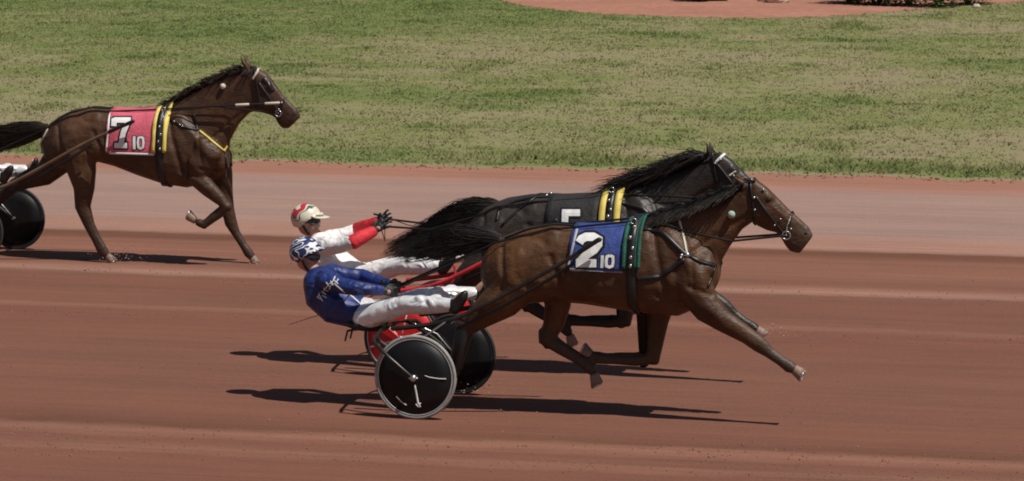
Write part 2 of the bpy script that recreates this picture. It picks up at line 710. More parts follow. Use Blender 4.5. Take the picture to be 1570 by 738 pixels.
# ------------------------------------------------------------------ horse
def make_horse(fr, ref, S, coat, hair, label, group):
    """S: outline stations in picture units of the frame `ref`, turned into metres in the team's frame."""
    P = lambda x, y, l=0.0: ref.at(x, y, l)
    base = P(*S['base'])
    base.z = 0
    base.y = 0
    root = empty('race_horse', fr, base, label, 'horse', group)
    mb = MB()
    N = 20

    def slab(rows, egg=0.0):
        rings = []
        for (tx, ty, bx, by, w) in rows:
            t, b = P(tx, ty), P(bx, by)
            c = (t + b) / 2
            h = (t - b) / 2
            ring = []
            for k in range(N):
                a = 2 * math.pi * k / N
                ca, sa = math.cos(a), math.sin(a)
                ww = w * (1 - egg * ca)
                ring.append(c + h * (math.copysign(abs(ca) ** .9, ca)) + Vector((0, ww * math.copysign(abs(sa) ** .85, sa), 0)))
            rings.append(ring)
        mb.loft(rings)
    slab([(x, a, x, b, w) for (x, a, b, w) in S['trunk']], .12)
    slab(S['neck'], .12)
    slab(S['head'], -.05)
    for leg in S['legs']:
        pts = [P(x, y, l) for (x, y, l, a, b) in leg['pts']]
        mb.chain(pts, [(a * 1.05 + .005, b * 1.05 + .003) for (x, y, l, a, b) in leg['pts']], 14)
        n = len(pts)
        for i in range(2, n - 1):
            d = (pts[i + 1] - pts[i - 1])
            d.y = 0
            d.normalize()
            back = Vector((d.z, 0, -d.x))
            if i == n - 2:      # fetlock joint
                mb.ball(pts[i] + back * .026, (.03, .026, .03), 6)
            if i == n - 5:      # knee or hock
                if leg.get('hind'):
                    e = pts[i] + back * .046 - d * .03
                    mb.chain([pts[i] - d * .09 + back * .03, e, pts[i] + back * .03 + d * .06], [.022, .030, .02], 8)
                else:
                    mb.ball(pts[i] - back * .014, (.05, .042, .055), 6)
                    mb.ball(pts[i] + back * .034, (.024, .024, .03), 6)
        d = (pts[n - 2] - pts[n - 5]).normalized()
        back = Vector((d.z, 0, -d.x))
        mb.chain([pts[n - 5].lerp(pts[n - 2], .15) + back * .036, pts[n - 5].lerp(pts[n - 2], .6) + back * .034, pts[n - 2] + back * .024], [(.014, .018)] * 3, 8)
    for (x, y, l, rx, ry, rz) in S['muscle']:
        mb.ball(P(x, y, l), (rx, ry, rz), 8)
    # jaw muscles, brow, nostril rims
    for s in (-1, 1):
        for (x, y, l, r) in S['face']:
            mb.ball(P(x, y) + Vector((0, s * l, 0)), r, 6)
    for (b0, tip, rad) in S['ears']:
        for s in (-1, 1):
            a = P(*b0) + Vector((0, s * .035, 0))
            t = P(*tip) + Vector((0, s * .06, 0))
            mb.chain([a, a.lerp(t, .45), t], [(rad * .8, rad), (rad * .85, rad * .9), (.006, .006)], 8)
    me = remesh(mb, .0115, 4, .5)
    # muscle relief: soft swellings and grooves pushed along the surface normal, both sides alike
    nv = len(me.vertices)
    co = np.empty(nv * 3, np.float32)
    no = np.empty(nv * 3, np.float32)
    me.vertices.foreach_get('co', co)
    me.vertices.foreach_get('normal', no)
    co, no = co.reshape(-1, 3), no.reshape(-1, 3)
    disp = np.zeros(nv, np.float32)
    for poly, rad, amp in S['relief']:
        q = [np.array([P(x, y, -.2).x, P(x, y, -.2).z]) for x, y in poly]
        p2 = co[:, [0, 2]]
        if len(q) == 1:
            dd = np.linalg.norm(p2 - q[0], axis=1)
        else:
            dd = np.full(nv, 9.0)
            for a_, b_ in zip(q, q[1:]):
                ab = b_ - a_
                t = np.clip(((p2 - a_) @ ab) / (ab @ ab), 0, 1)
                dd = np.minimum(dd, np.linalg.norm(p2 - (a_ + t[:, None] * ab), axis=1))
        disp += amp * np.exp(-(dd / rad) ** 2) * np.clip((np.abs(co[:, 1]) - .02) / .06, 0, 1) * np.clip(np.abs(no[:, 1]) * 1.4, 0, 1)
    co += no * disp[:, None]
    me.vertices.foreach_set('co', co.reshape(-1))
    me.update()
    # dark points on the lower legs, muzzle
    at = me.attributes.new('points', 'FLOAT', 'POINT')
    knees = []
    for leg in S['legs']:
        k = leg['dark']
        knees.append([P(*q[:3]) for q in leg['pts'][k:]])
    vals = np.zeros(len(me.vertices), np.float32)
    co = np.empty(len(me.vertices) * 3, np.float32)
    me.vertices.foreach_get('co', co)
    co = co.reshape(-1, 3)
    for kn in knees:
        for i, q in enumerate(kn):
            d = np.linalg.norm(co - np.array(q), axis=1)
            vals = np.maximum(vals, np.clip((.17 - d) / .1, 0, 1) * (.55 if i == 0 else 1))
    mz = np.array(P(*S['muzzle']))
    vals = np.maximum(vals, np.clip((.2 - np.linalg.norm(co - mz, axis=1)) / .14, 0, .8))
    at.data.foreach_set('value', vals)
    bvh = bvh_of(me)
    body = finish(me, 'body', coat, root, base)
    # hooves with shoes
    for leg in S['legs']:
        (x, y, l, a, b) = leg['pts'][-1]
        pa = P(*leg['pts'][-2][:3])
        pb = P(x, y, l)
        d = (pb - pa).normalized()
        hx, hy = leg['hoof']
        tip = P(hx, hy, l)
        ax = (tip - pb).normalized()
        pb = tip - ax * min((tip - pb).length, .075)
        side = Vector((0, 1, 0))
        fw = side.cross(ax)
        fw.normalize()
        if leg.get('flip'):
            fw = -fw
        h = MB()
        rings = []
        for k, (s, r, sh) in enumerate(((-.25, .034, 0), (.0, .038, .002), (.5, .045, .008), (1.0, .052, .015))):
            c = pb.lerp(tip, s) + fw * sh
            rings.append([c + fw * (r * 1.08 * math.cos(2 * math.pi * q / 16)) + side * (r * .92 * math.sin(2 * math.pi * q / 16)) for q in range(16)])
        h.loft(rings)
        ho = build(h, 'hoof', M['hoof'], root, base)
        sh = MB()
        cc = tip + fw * .015 + ax * .004
        prof = []
        for q in range(13):
            an = -2.3 + 4.6 * q / 12
            e = cc + fw * (.049 * math.cos(an)) + side * (.044 * math.sin(an))
            prof.append(e)
        sh.chain(prof, [.008] * 13, 6, round_ends=False)
        build(sh, 'horseshoe', M['shoe'], ho, base)
    for leg in S['legs']:
        if leg.get('boot'):
            q = [P(*r[:3]) for r in leg['pts']]
            n = len(q)
            mb = MB()
            mb.chain([q[n - 5].lerp(q[n - 4], .15), q[n - 4], q[n - 3].lerp(q[n - 2], .7)], [(.078, .062), (.064, .056), (.062, .058)], 14)
            build(mb, 'shin_boot', M['black'], root, base)
    # eyes, nostrils
    for s in (-1, 1):
        p = P(*S['eye'])
        q = bvh.ray_cast(Vector((p.x, s * 1.0, p.z)), Vector((0, -s, 0)))
        q = q[0] if q[0] is not None else p + Vector((0, s * .07, 0))
        e = MB()
        e.ball(q - Vector((0, s * .009, 0)), (.021, .016, .017), 8)
        build(e, 'eye', M['eye'], root, base)
        p = P(*S['nostril'])
        q = bvh.ray_cast(Vector((p.x, s * 1.0, p.z)), Vector((0, -s, 0)))
        q = q[0] if q[0] is not None else p + Vector((0, s * .04, 0))
        e = MB()
        e.ball(q - Vector((0, s * .003, 0)), (.017, .008, .011), 6)
        build(e, 'nostril', M['nostril'], root, base)
    # mane and tail
    rnd = random.Random(S.get('seed', 3))
    mb = MB()
    for mn in S['mane']:
        mane_hair(mb, [P(x, y) for x, y in mn['crest']], mn['n'], rnd, mn['len'], mn['up'], mn['back'], mn['side'], r=mn.get('r', .007), near=mn.get('near', False))
    build(mb, 'mane', hair, root, base, smooth=False)
    mb = MB()
    tp = [P(x, y, l) for (x, y, l) in S['tail']]
    core = MB()
    core.chain(tp[:-1], [(w * .7, l * .7) for (w, l) in S['tailw'][:-1]], 12)
    mb.v, mb.f, mb.mi = list(core.v), list(core.f), list(core.mi)
    tail_hair(mb, tp, S['tailw'], S.get('tailn', 520), rnd, S.get('fly', .05))
    build(mb, 'tail', hair, root, base, smooth=False)
    return root, base, bvh, me


# near legs carry l < 0, far legs l > 0.  rows: (px, py, lateral, in-plane radius, lateral radius)
H1 = {
    'base': (905, 560), 'seed': 3,
    'trunk': [(741, 394, 432, .09), (752, 377, 452, .17), (775, 361, 463, .235), (810, 348, 466, .265), (850, 342, 462, .265), (900, 345, 466, .285),
              (950, 343, 474, .295), (1000, 333, 482, .275), (1040, 338, 485, .24), (1075, 354, 470, .20), (1095, 374, 446, .145), (1103, 394, 428, .07)],
    'neck': [(1000, 331, 1085, 455, .14), (1035, 320, 1100, 412, .115), (1070, 311, 1118, 380, .095), (1105, 298, 1138, 352, .078), (1138, 284, 1158, 338, .066)],
    'head': [(1140, 280, 1152, 332, .055), (1158, 274, 1160, 346, .075), (1176, 287, 1177, 354, .078), (1195, 306, 1191, 357, .060), (1212, 323, 1198, 366, .052),
             (1227, 336, 1204, 377, .050), (1240, 348, 1212, 386, .050), (1247, 361, 1226, 389, .038)],
    'legs': [
        {'pts': [(1050, 405, -.15, .15, .09), (1066, 445, -.17, .14, .095), (1086, 475, -.17, .11, .085), (1112, 494, -.165, .082, .07), (1146, 515, -.16, .062, .055), (1164, 528, -.16, .060, .052),
                 (1180, 541, -.16, .040, .036), (1198, 554, -.16, .036, .032), (1210, 562, -.16, .044, .040), (1217, 566, -.16, .036, .036)], 'hoof': (1231, 573), 'dark': 5},
        {'pts': [(1020, 420, .14, .15, .09), (1012, 460, .16, .12, .085), (1007, 495, .16, .085, .07), (1004, 525, .16, .065, .055), (1001, 549, .16, .060, .052),
                 (975, 553, .16, .040, .036), (940, 551, .16, .036, .032), (918, 549, .16, .044, .040), (908, 546, .16, .036, .036)], 'hoof': (893, 538), 'dark': 4, 'flip': False},
        {'pts': [(800, 400, -.12, .19, .12), (792, 434, -.15, .19, .12), (768, 461, -.15, .15, .10), (740, 482, -.15, .105, .075), (714, 503, -.14, .072, .055),
                 (706, 530, -.14, .042, .036), (701, 553, -.14, .037, .033), (697, 566, -.14, .046, .041), (694, 576, -.14, .036, .036)], 'hoof': (692, 592), 'dark': 4, 'hind': True, 'boot': True},
        {'pts': [(835, 400, .12, .19, .12), (853, 440, .14, .14, .10), (855, 468, .14, .10, .08), (849, 497, .14, .08, .065), (840, 521, .14, .076, .056),
                 (862, 535, .14, .050, .04), (884, 548, .14, .044, .036), (899, 557, .14, .052, .044), (908, 569, .14, .036, .036)], 'hoof': (918, 589), 'dark': 4, 'hind': True},
    ],
    'muscle': [(1080, 420, -.12, .09, .07, .12), (1080, 425, .12, .09, .07, .12)],
    'relief': [([(795, 392), (780, 415)], .10, .022), ([(847, 358)], .05, .016), ([(833, 438)], .075, .024), ([(1012, 345), (1045, 385), (1075, 425)], .05, .020), ([(1032, 432)], .065, .024), ([(1086, 412)], .05, .022),
               ([(1084, 468), (1105, 487)], .035, .010), ([(768, 452), (745, 472)], .045, .014), ([(1178, 318), (1203, 343)], .016, .007), ([(1168, 330)], .04, .008), ([(905, 372), (985, 362)], .07, .010),
               ([(998, 345), (1010, 395), (1022, 450)], .030, -.022), ([(768, 380), (776, 425), (766, 452)], .026, -.016), ([(872, 396)], .065, -.022), ([(846, 392), (860, 430), (862, 452)], .028, -.016),
               ([(1012, 455), (1046, 468)], .024, -.014), ([(1055, 392), (1108, 354), (1145, 332)], .022, -.014), ([(1058, 438), (1092, 452)], .022, -.012), ([(1040, 350), (1062, 400), (1066, 440)], .018, -.008),
               ([(895, 372), (905, 440)], .013, -.005), ([(918, 370), (930, 446)], .013, -.005), ([(942, 370), (955, 450)], .013, -.005), ([(966, 370), (980, 455)], .013, -.005), ([(800, 360), (835, 372)], .03, -.008)],
    'face': [(1213, 374, .012, (.045, .03, .026)), (1168, 328, .05, (.085, .03, .075)), (1180, 302, .058, (.04, .022, .025)), (1232, 362, .03, (.035, .02, .03)), (1195, 338, .045, (.07, .012, .012))],
    'ears': [((1143, 283), (1126, 270), .03)],
    'eye': (1180, 305), 'nostril': (1236, 357), 'muzzle': (1232, 366),
    'mane': [{'crest': [(1005, 331), (1040, 317), (1075, 308), (1110, 294), (1142, 281)], 'n': 260, 'len': .17, 'up': .3, 'back': .9, 'side': .5, 'r': .008},
             {'crest': [(1005, 331), (1040, 317), (1075, 308), (1110, 294), (1140, 282)], 'n': 900, 'len': .19, 'up': -.05, 'back': .75, 'side': .75, 'r': .008, 'near': True},
             {'crest': [(1142, 279), (1156, 276)], 'n': 40, 'len': .13, 'up': .2, 'back': .4, 'side': .4}],
    'tail': [(768, 370, 0), (750, 366, 0), (722, 366, 0), (692, 371, 0), (655, 380, 0), (605, 388, 0)],
    'tailw': [(.05, .05), (.08, .07), (.11, .1), (.115, .11), (.09, .1), (.03, .07)],
    'tailn': 900, 'fly': .05,
}
H2 = dict(H1)
H2['seed'] = 11
H2['ears'] = [((1143, 283), (1138, 258), .03)]
H2['mane'] = [{'crest': [(1005, 331), (1040, 317), (1075, 308), (1110, 294), (1142, 281)], 'n': 900, 'len': .29, 'up': .6, 'back': .9, 'side': .5, 'r': .008},
              {'crest': [(1142, 279), (1156, 276)], 'n': 40, 'len': .13, 'up': .2, 'back': .4, 'side': .4}]
H2['tail'] = [(805, 370, 0), (782, 373, 0), (752, 382, 0), (715, 398, 0), (670, 418, 0), (605, 436, 0)]
H2['tailw'] = [(.06, .06), (.12, .08), (.17, .12), (.20, .14), (.16, .13), (.03, .09)]
H2['tailn'] = 1500
H2['fly'] = .06
H3 = {
    'base': (215, 340), 'seed': 5,
    'trunk': [(67, 200, 232, .09), (76, 190, 250, .17), (92, 178, 258, .23), (115, 167, 258, .26), (145, 164, 246, .265), (180, 167, 255, .285),
              (215, 168, 269, .29), (255, 165, 283, .275), (287, 172, 288, .24), (316, 190, 282, .20), (338, 212, 271, .145), (350, 232, 258, .07)],
    'neck': [(252, 164, 340, 262, .14), (276, 152, 349, 235, .115), (302, 138, 354, 214, .095), (332, 122, 367, 190, .08), (358, 111, 382, 174, .068), (376, 107, 394, 170, .06)],
    'head': [(380, 108, 389, 163, .055), (395, 104, 398, 172, .075), (409, 113, 409, 175, .078), (423, 130, 418, 178, .060), (435, 147, 423, 183, .050),
             (446, 158, 427, 191, .050), (456, 168, 433, 197, .050), (461, 178, 443, 197, .036)],
    'legs': [
        {'pts': [(322, 225, -.15, .15, .09), (308, 250, -.17, .14, .095), (302, 273, -.17, .11, .085), (320, 290, -.165, .080, .065), (338, 306, -.16, .060, .052), (347, 317, -.16, .055, .050),
                 (337, 328, -.16, .040, .036), (324, 337, -.16, .036, .032), (312, 345, -.16, .043, .040), (304, 341, -.16, .036, .036)], 'hoof': (288, 332), 'dark': 5},
        {'pts': [(332, 240, .14, .14, .09), (340, 268, .16, .11, .08), (344, 292, .16, .082, .065), (349, 320, .16, .062, .054), (354, 342, .16, .060, .052),
                 (362, 358, .16, .040, .036), (373, 376, .16, .036, .032), (381, 388, .16, .044, .040), (386, 394, .16, .036, .036)], 'hoof': (394, 405), 'dark': 4},
        {'pts': [(112, 212, -.12, .19, .12), (120, 240, -.15, .18, .12), (126, 265, -.15, .145, .10), (129, 290, -.15, .105, .075), (127, 318, -.14, .078, .055),
                 (137, 345, -.14, .054, .04), (148, 367, -.14, .046, .036), (157, 384, -.14, .052, .042), (163, 391, -.14, .036, .036)], 'hoof': (175, 401), 'dark': 4, 'hind': True},
        {'pts': [(105, 215, .12, .19, .12), (90, 245, .14, .16, .10), (67, 268, .14, .115, .08), (40, 276, .14, .09, .06), (20, 286, .14, .062, .05),
                 (3, 303, .14, .042, .036), (-14, 322, .14, .038, .033), (-24, 334, .14, .047, .041), (-30, 340, .14, .036, .036)], 'hoof': (-38, 352), 'dark': 4, 'hind': True},
    ],
    'muscle': [(338, 250, -.12, .09, .07, .11), (338, 250, .12, .09, .07, .11)],
    'relief': [([(108, 205), (100, 222)], .10, .022), ([(147, 178)], .05, .016), ([(140, 236)], .075, .024), ([(268, 178), (295, 208), (325, 240)], .05, .020), ([(296, 250)], .06, .024), ([(335, 240)], .05, .020),
               ([(308, 280), (322, 291)], .03, .008), ([(124, 272), (130, 290)], .045, .012), ([(412, 150), (426, 166)], .016, .007), ([(404, 157)], .04, .008), ([(185, 190), (245, 188)], .07, .010),
               ([(257, 180), (268, 222), (280, 262)], .030, -.022), ([(88, 195), (98, 230), (104, 255)], .026, -.016), ([(166, 212)], .065, -.022), ([(146, 202), (158, 230), (160, 246)], .028, -.016),
               ([(282, 262), (304, 270)], .024, -.014), ([(320, 215), (352, 186), (380, 166)], .022, -.014), ([(310, 258), (332, 266)], .02, -.012), ([(290, 182), (308, 220), (312, 250)], .018, -.008),
               ([(183, 190), (192, 246)], .013, -.005), ([(202, 190), (212, 254)], .013, -.005), ([(221, 190), (232, 262)], .013, -.005), ([(112, 178), (138, 186)], .03, -.008)],
    'face': [(436, 191, .012, (.045, .03, .026)), (402, 155, .05, (.085, .03, .085)), (412, 132, .058, (.04, .022, .025)), (450, 177, .03, (.035, .02, .03)), (422, 162, .045, (.06, .012, .012))],
    'ears': [((383, 108), (371, 86), .032)],
    'eye': (413, 134), 'nostril': (452, 175), 'muzzle': (449, 179),
    'mane': [{'crest': [(255, 164), (278, 151), (304, 137), (334, 121), (360, 110), (380, 106)], 'n': 520, 'len': .16, 'up': .75, 'back': .7, 'side': .55, 'r': .008},
             {'crest': [(380, 106), (394, 104)], 'n': 50, 'len': .14, 'up': .2, 'back': .2, 'side': .4}],
    'tail': [(72, 198, 0), (58, 200, 0), (30, 206, 0), (-5, 213, 0), (-45, 220, 0), (-90, 226, 0)],
    'tailw': [(.05, .05), (.09, .07), (.12, .1), (.13, .11), (.11, .1), (.07, .08)],
    'tailn': 900, 'fly': .05,
}

GH = 'trotters racing in harness'
h1, b1, bvh1, me1 = make_horse(F1, F1, H1, M['coat1'], M['hair_black'], 'brown bay horse wearing the blue number 2 cloth and green saddle pad', GH)
h2, b2, bvh2, me2 = make_horse(F2, F1, H2, M['coat2'], M['hair_black'], 'black horse with wind-blown mane running just behind the blue-clothed bay', GH)
h3, b3, bvh3, me3 = make_horse(F3, F3, H3, M['coat3'], M['hair_brown'], 'dark bay horse wearing the pink number 7 cloth, trailing by the grass', GH)


# ------------------------------------------------------------------ harness
def tack(fr, root, base, bvh, T):
    zc = T['zc']
    # number cloth, then its figures
    x0 = hit_px(fr, bvh, *T['cloth'][0])[0].x
    x1 = hit_px(fr, bvh, *T['cloth'][1])[0].x
    pb = hit_px(fr, bvh, *T['cloth'][2])[0]
    phb = math.atan2(-pb.y, pb.z - zc)
    mb = MB()
    wrap(mb, bvh, x0, x1, zc, -phb, phb, .008, .009, 10, 40, T.get('skew', 0))
    me = mb.mesh('number_cloth')
    fix_normals(me)
    cb = bvh_of(me)
    co = finish(me, 'number_cloth', T['cloth_mat'], root, base)
    if T.get('border'):
        for path in T['border']:
            mb = MB()
            strap_px(mb, fr, cb, path, .022, 14, False, .003, .002)
            build(mb, 'border', T['border_mat'], co, base)
    for (name, d, x, y, w, h, th, sk) in T['digits']:
        if T.get('outline', True):
            mb = MB()
            for k, s in enumerate(digit(d, x, y, w, h, sk)):
                a, b = np.array(s[0]), np.array(s[1])
                e, f = np.array(s[-1]), np.array(s[-2])
                s2 = [tuple(a + (a - b) / np.linalg.norm(a - b) * th * .22)] + s + [tuple(e + (e - f) / np.linalg.norm(e - f) * th * .22)]
                stroke_px(mb, fr, cb, s2, th * 1.62, .004 + .0006 * k)
            build(mb, 'number_outline', M['black'], co, base, smooth=False)
        mb = MB()
        for k, s in enumerate(digit(d, x, y, w, h, sk)):
            stroke_px(mb, fr, cb, s, th, .0065 + .0006 * k)
        build(mb, name, M['white'], co, base, smooth=False)
    # saddle pad with bound edges
    p0 = hit_px(fr, bvh, *T['pad'][0])[0].x
    p1 = hit_px(fr, bvh, *T['pad'][1])[0].x
    pb = hit_px(fr, bvh, *T['pad'][2])[0]
    ph = math.atan2(-pb.y, pb.z - zc)
    mb = MB()
    wrap(mb, bvh, p0, p1, zc, -ph, ph, .012, .022, 4, 36)
    po = build(mb, 'saddle_pad', T['pad_mat'], root, base)
    for e0, e1 in ((p0 - .008, p0 + T['bind']), (p1 - T['bind'], p1 + .008)):
        mb = MB()
        wrap(mb, bvh, e0, e1, zc, -ph * 1.01, ph * 1.01, .02, .02, 2, 36)
        build(mb, 'binding', T['bind_mat'], po, base)
    mb = MB()
    mid = (p0 + p1) / 2
    wrap(mb, bvh, mid - .028, mid + .028, zc, -ph * .97, ph * .97, .024, .024, 2, 36)
    build(mb, 'saddle_strap', M['black'], po, base)
    for k in range(5):
        f = .35 + .15 * k
        for s in (-1, 1):
            mb = MB()
            p, n = polar(bvh, mid + .01 * (-1) ** k, zc, s * ph * f)
            mb.ball(p + n * .05, (.013, .006, .018), 5)
            build(mb, 'buckle', M['steel'], po, base)
    for s in (-1, 1):
        mb = MB()
        p, n = polar(bvh, mid, zc, s * .38)
        mb.ringtube(p + n * .06, .022, .005, n=16, m=6)
        build(mb, 'terret_ring', M['steel'], po, base)
    mb = MB()
    wrap(mb, bvh, mid - .035, mid + .035, zc, -math.pi * .999, math.pi * .999, .006, .014, 2, 60)
    build(mb, 'girth', M['black'], root, base)
    # straps
    for (name, paths, width, m) in T['straps']:
        for path in paths:
            for mb in strap_pair(fr, bvh, path, width, 18, .009, .004):
                build(mb, name, m, root, base)
    # bridle
    br = None
    for (name, paths, width, m) in T['bridle']:
        for path in paths:
            for mb in strap_pair(fr, bvh, path, width, 12, .008, .004):
                o = build(mb, name if br is None else ('bridle_strap' if name == 'bridle' else name), m, br or root, base)
                br = br or o
    bp = hit_px(fr, bvh, *T['bit'])[0]
    for s in (-1, 1):
        mb = MB()
        mb.ringtube(Vector((bp.x, s * (abs(bp.y) + .012), bp.z)), .032, .006, n=20, m=6)
        build(mb, 'bit_ring', M['steel'], br, base)
    mb = MB()
    mb.chain([Vector((bp.x, -abs(bp.y) - .012, bp.z)), Vector((bp.x, abs(bp.y) + .012, bp.z))], [.007, .007], 6, side=Vector((1, 0, 0)))
    build(mb, 'bit', M['steel'], br, base)
    for q in T['studs']:
        p, n = hit_px(fr, bvh, q[0], q[1])
        for s in (-1, 1):
            mb = MB()
            mb.ball(Vector((p.x, s * abs(p.y), p.z)) + Vector((n.x, n.y * (-s), n.z)) * .012, (q[2] if len(q) > 2 else .012) * .75, 6)
            build(mb, 'stud', M['steel'], br, base)
    if T.get('ball'):
        p, n = hit_px(fr, bvh, *T['ball'])
        mb = MB()
        mb.ball(p + n * .022, .031, 8)
        build(mb, 'ear_plug_ball', T['ball_mat'], root, base)
    return bp


GREY_GREEN = mat('grey_green_wool', (.35, .45, .38), .9, var=.15)
ZC = 1.17
T1 = {
    'zc': F1.at(950, 410).z, 'cloth': [(873, 385), (957, 385), (915, 415)], 'cloth_mat': M['blue_cloth'], 'border_mat': mat('grey_binding', (.4, .4, .44), .6, var=.15),
    'border': [[(885, 350), (871, 409)], [(870, 413), (956, 420)]],
    'digits': [('figure_two', '2', 883, 363, 31, 44, 12.5, 7), ('figure_one', '1', 919, 392, 8, 19, 5, 1), ('figure_zero', '0', 928, 391, 13, 20, 4.4, 1)],
    'pad': [(957, 385), (982, 385), (970, 412)], 'pad_mat': M['green_pad'], 'bind': .02, 'bind_mat': M['green_pad'],
    'straps': [
        ('breast_collar', [[(982, 350), (1015, 356), (1048, 388), (1075, 402), (1097, 408)], [(975, 428), (1010, 425), (1050, 398)]], .035, M['black']),
        ('neck_strap', [[(1042, 338), (1047, 362), (1053, 392)]], .018, M['ivory']),
        ('back_strap', [[(957, 345), (900, 348), (850, 345), (810, 352), (775, 366)]], .022, M['black']),
        ('false_martingale', [[(1097, 406), (1085, 440)]], .02, M['black']),
    ],
    'bridle': [
        ('bridle', [[(1150, 279), (1153, 300), (1157, 330), (1156, 348)], [(1158, 300), (1176, 326), (1197, 352), (1204, 362)]], .02, M['black']),
        ('noseband', [[(1214, 326), (1210, 345), (1203, 365)]], .02, M['black']),
        ('browband', [[(1150, 282), (1158, 274), (1162, 273)]], .02, M['black']),
        ('cheek_strap', [[(1212, 332), (1207, 348), (1206, 360)]], .01, M['ivory']),
    ],
    'bit': (1206, 361), 'studs': [(1154, 272, .014), (1170, 292, .014), (1157, 303, .016), (1053, 393, .03), (1046, 393, .02), (1197, 336, .012), (1188, 345, .012), (1213, 351, .012), (1158, 322, .014), (1045, 396, .014)],
    'ball': (1122, 329), 'ball_mat': GREY_GREEN,
}
T2 = {
    'zc': F2.at(912, 352).z, 'cloth': [(838, 322), (917, 322), (875, 388)], 'cloth_mat': M['black_cloth'], 'border_mat': M['red_cloth'],
    'digits': [('figure_five', '5', 863, 323, 26, 62, 10, 2), ('figure_one', '1', 895, 352, 6, 20, 4, 1), ('figure_zero', '0', 902, 352, 10, 20, 3.6, 1)],
    'pad': [(922, 320), (951, 320), (936, 348)], 'pad_mat': M['black'], 'bind': .045, 'bind_mat': M['yellow'],
    'straps': [
        ('breast_collar', [[(950, 310), (985, 320), (1005, 340), (1040, 350)]], .035, M['black']),
        ('back_strap', [[(922, 303), (870, 302), (820, 303), (790, 310), (764, 322)]], .022, M['black']),
        ('hip_strap', [[(826, 300), (800, 318), (770, 345)], [(765, 325), (762, 338)]], .02, M['black']),
    ],
    'bridle': [
        ('bridle', [[(1090, 226), (1095, 255), (1100, 280)], [(1098, 250), (1118, 275), (1135, 300)]], .02, M['black']),
        ('noseband', [[(1150, 272), (1145, 292), (1138, 310)]], .02, M['black']),
        ('browband', [[(1097, 250), (1107, 240), (1117, 231)]], .022, M['white']),
        ('face_strap', [[(1130, 286), (1138, 282)], [(1118, 270), (1128, 262)]], .016, M['ivory']),
    ],
    'bit': (1143, 308), 'studs': [(1097, 251, .014), (838, 302, .02), (1125, 270, .012)],
}
T3 = {
    'zc': F3.at(215, 220).z, 'cloth': [(163, 205), (240, 205), (200, 236)], 'cloth_mat': M['pink_cloth'], 'border_mat': M['white'],
    'border': [[(168, 172), (163, 232)], [(163, 235), (236, 237)]],
    'digits': [('figure_seven', '7', 173, 180, 26, 46, 8, 2), ('figure_one', '1', 203, 209, 6, 20, 4.2, 0), ('figure_zero', '0', 211, 209, 10, 20, 3.6, 0)],
    'pad': [(236, 205), (256, 205), (247, 232)], 'pad_mat': M['black'], 'bind': .03, 'bind_mat': M['yellow'],
    'straps': [
        ('breast_collar', [[(258, 180), (280, 194), (303, 200)]], .03, M['black']),
        ('yellow_breast_strap', [[(306, 201), (325, 217), (343, 232)], [(343, 232), (348, 224)]], .022, M['yellow']),
        ('martingale', [[(344, 234), (348, 258)]], .02, M['black']),
        ('neck_strap', [[(298, 176), (303, 200)]], .018, M['black']),
        ('back_strap', [[(236, 168), (190, 168), (140, 166), (105, 174), (78, 192)]], .022, M['black']),
        ('crupper', [[(74, 198), (66, 214), (62, 222)]], .022, M['ivory']),
    ],
    'bridle': [
        ('bridle', [[(390, 107), (394, 130), (398, 150), (396, 168)], [(396, 126), (410, 146), (422, 164), (426, 172)]], .022, M['black']),
        ('noseband', [[(436, 152), (431, 168), (425, 184)]], .022, M['black']),
        ('browband', [[(388, 122), (394, 112), (396, 106)]], .022, M['ivory']),
        ('blinker', [[(404, 120), (412, 128), (418, 140)]], .05, M['black']),
    ],
    'bit': (427, 174), 'studs': [(432, 158, .016), (428, 168, .014), (424, 180, .012), (268, 187, .016), (276, 192, .012), (280, 194, .012)],
    'ball': (343, 133), 'ball_mat': M['ivory'],
}
bit1 = tack(F1, h1, b1, bvh1, T1)
bit2 = tack(F2, h2, b2, bvh2, T2)
bit3 = tack(F3, h3, b3, bvh3, T3)
base3 = F3.mi @ h3.location
mb = MB()
mb.chain([F3.at(262, 170, -.17), F3.at(330, 163, -.15), F3.at(430, 158, -.10)], [.009] * 3, 8)
hp = build(mb, 'head_pole', M['black'], h3, base3)
for xa, xb in ((362, 381), (407, 428)):
    mb = MB()
    f = lambda x: F3.at(x, 163 - (x - 330) * .05, -.15 + (x - 330) * .0005)
    mb.chain([f(xa), f(xb)], [.014, .014], 8)
    build(mb, 'pole_sleeve', M['ivory'], hp, base3)


# ------------------------------------------------------------------ sulkies (team frame of the nearest team gives the proportions)
A = lambda x, y, l=0.0: F1.at(x, y, l)


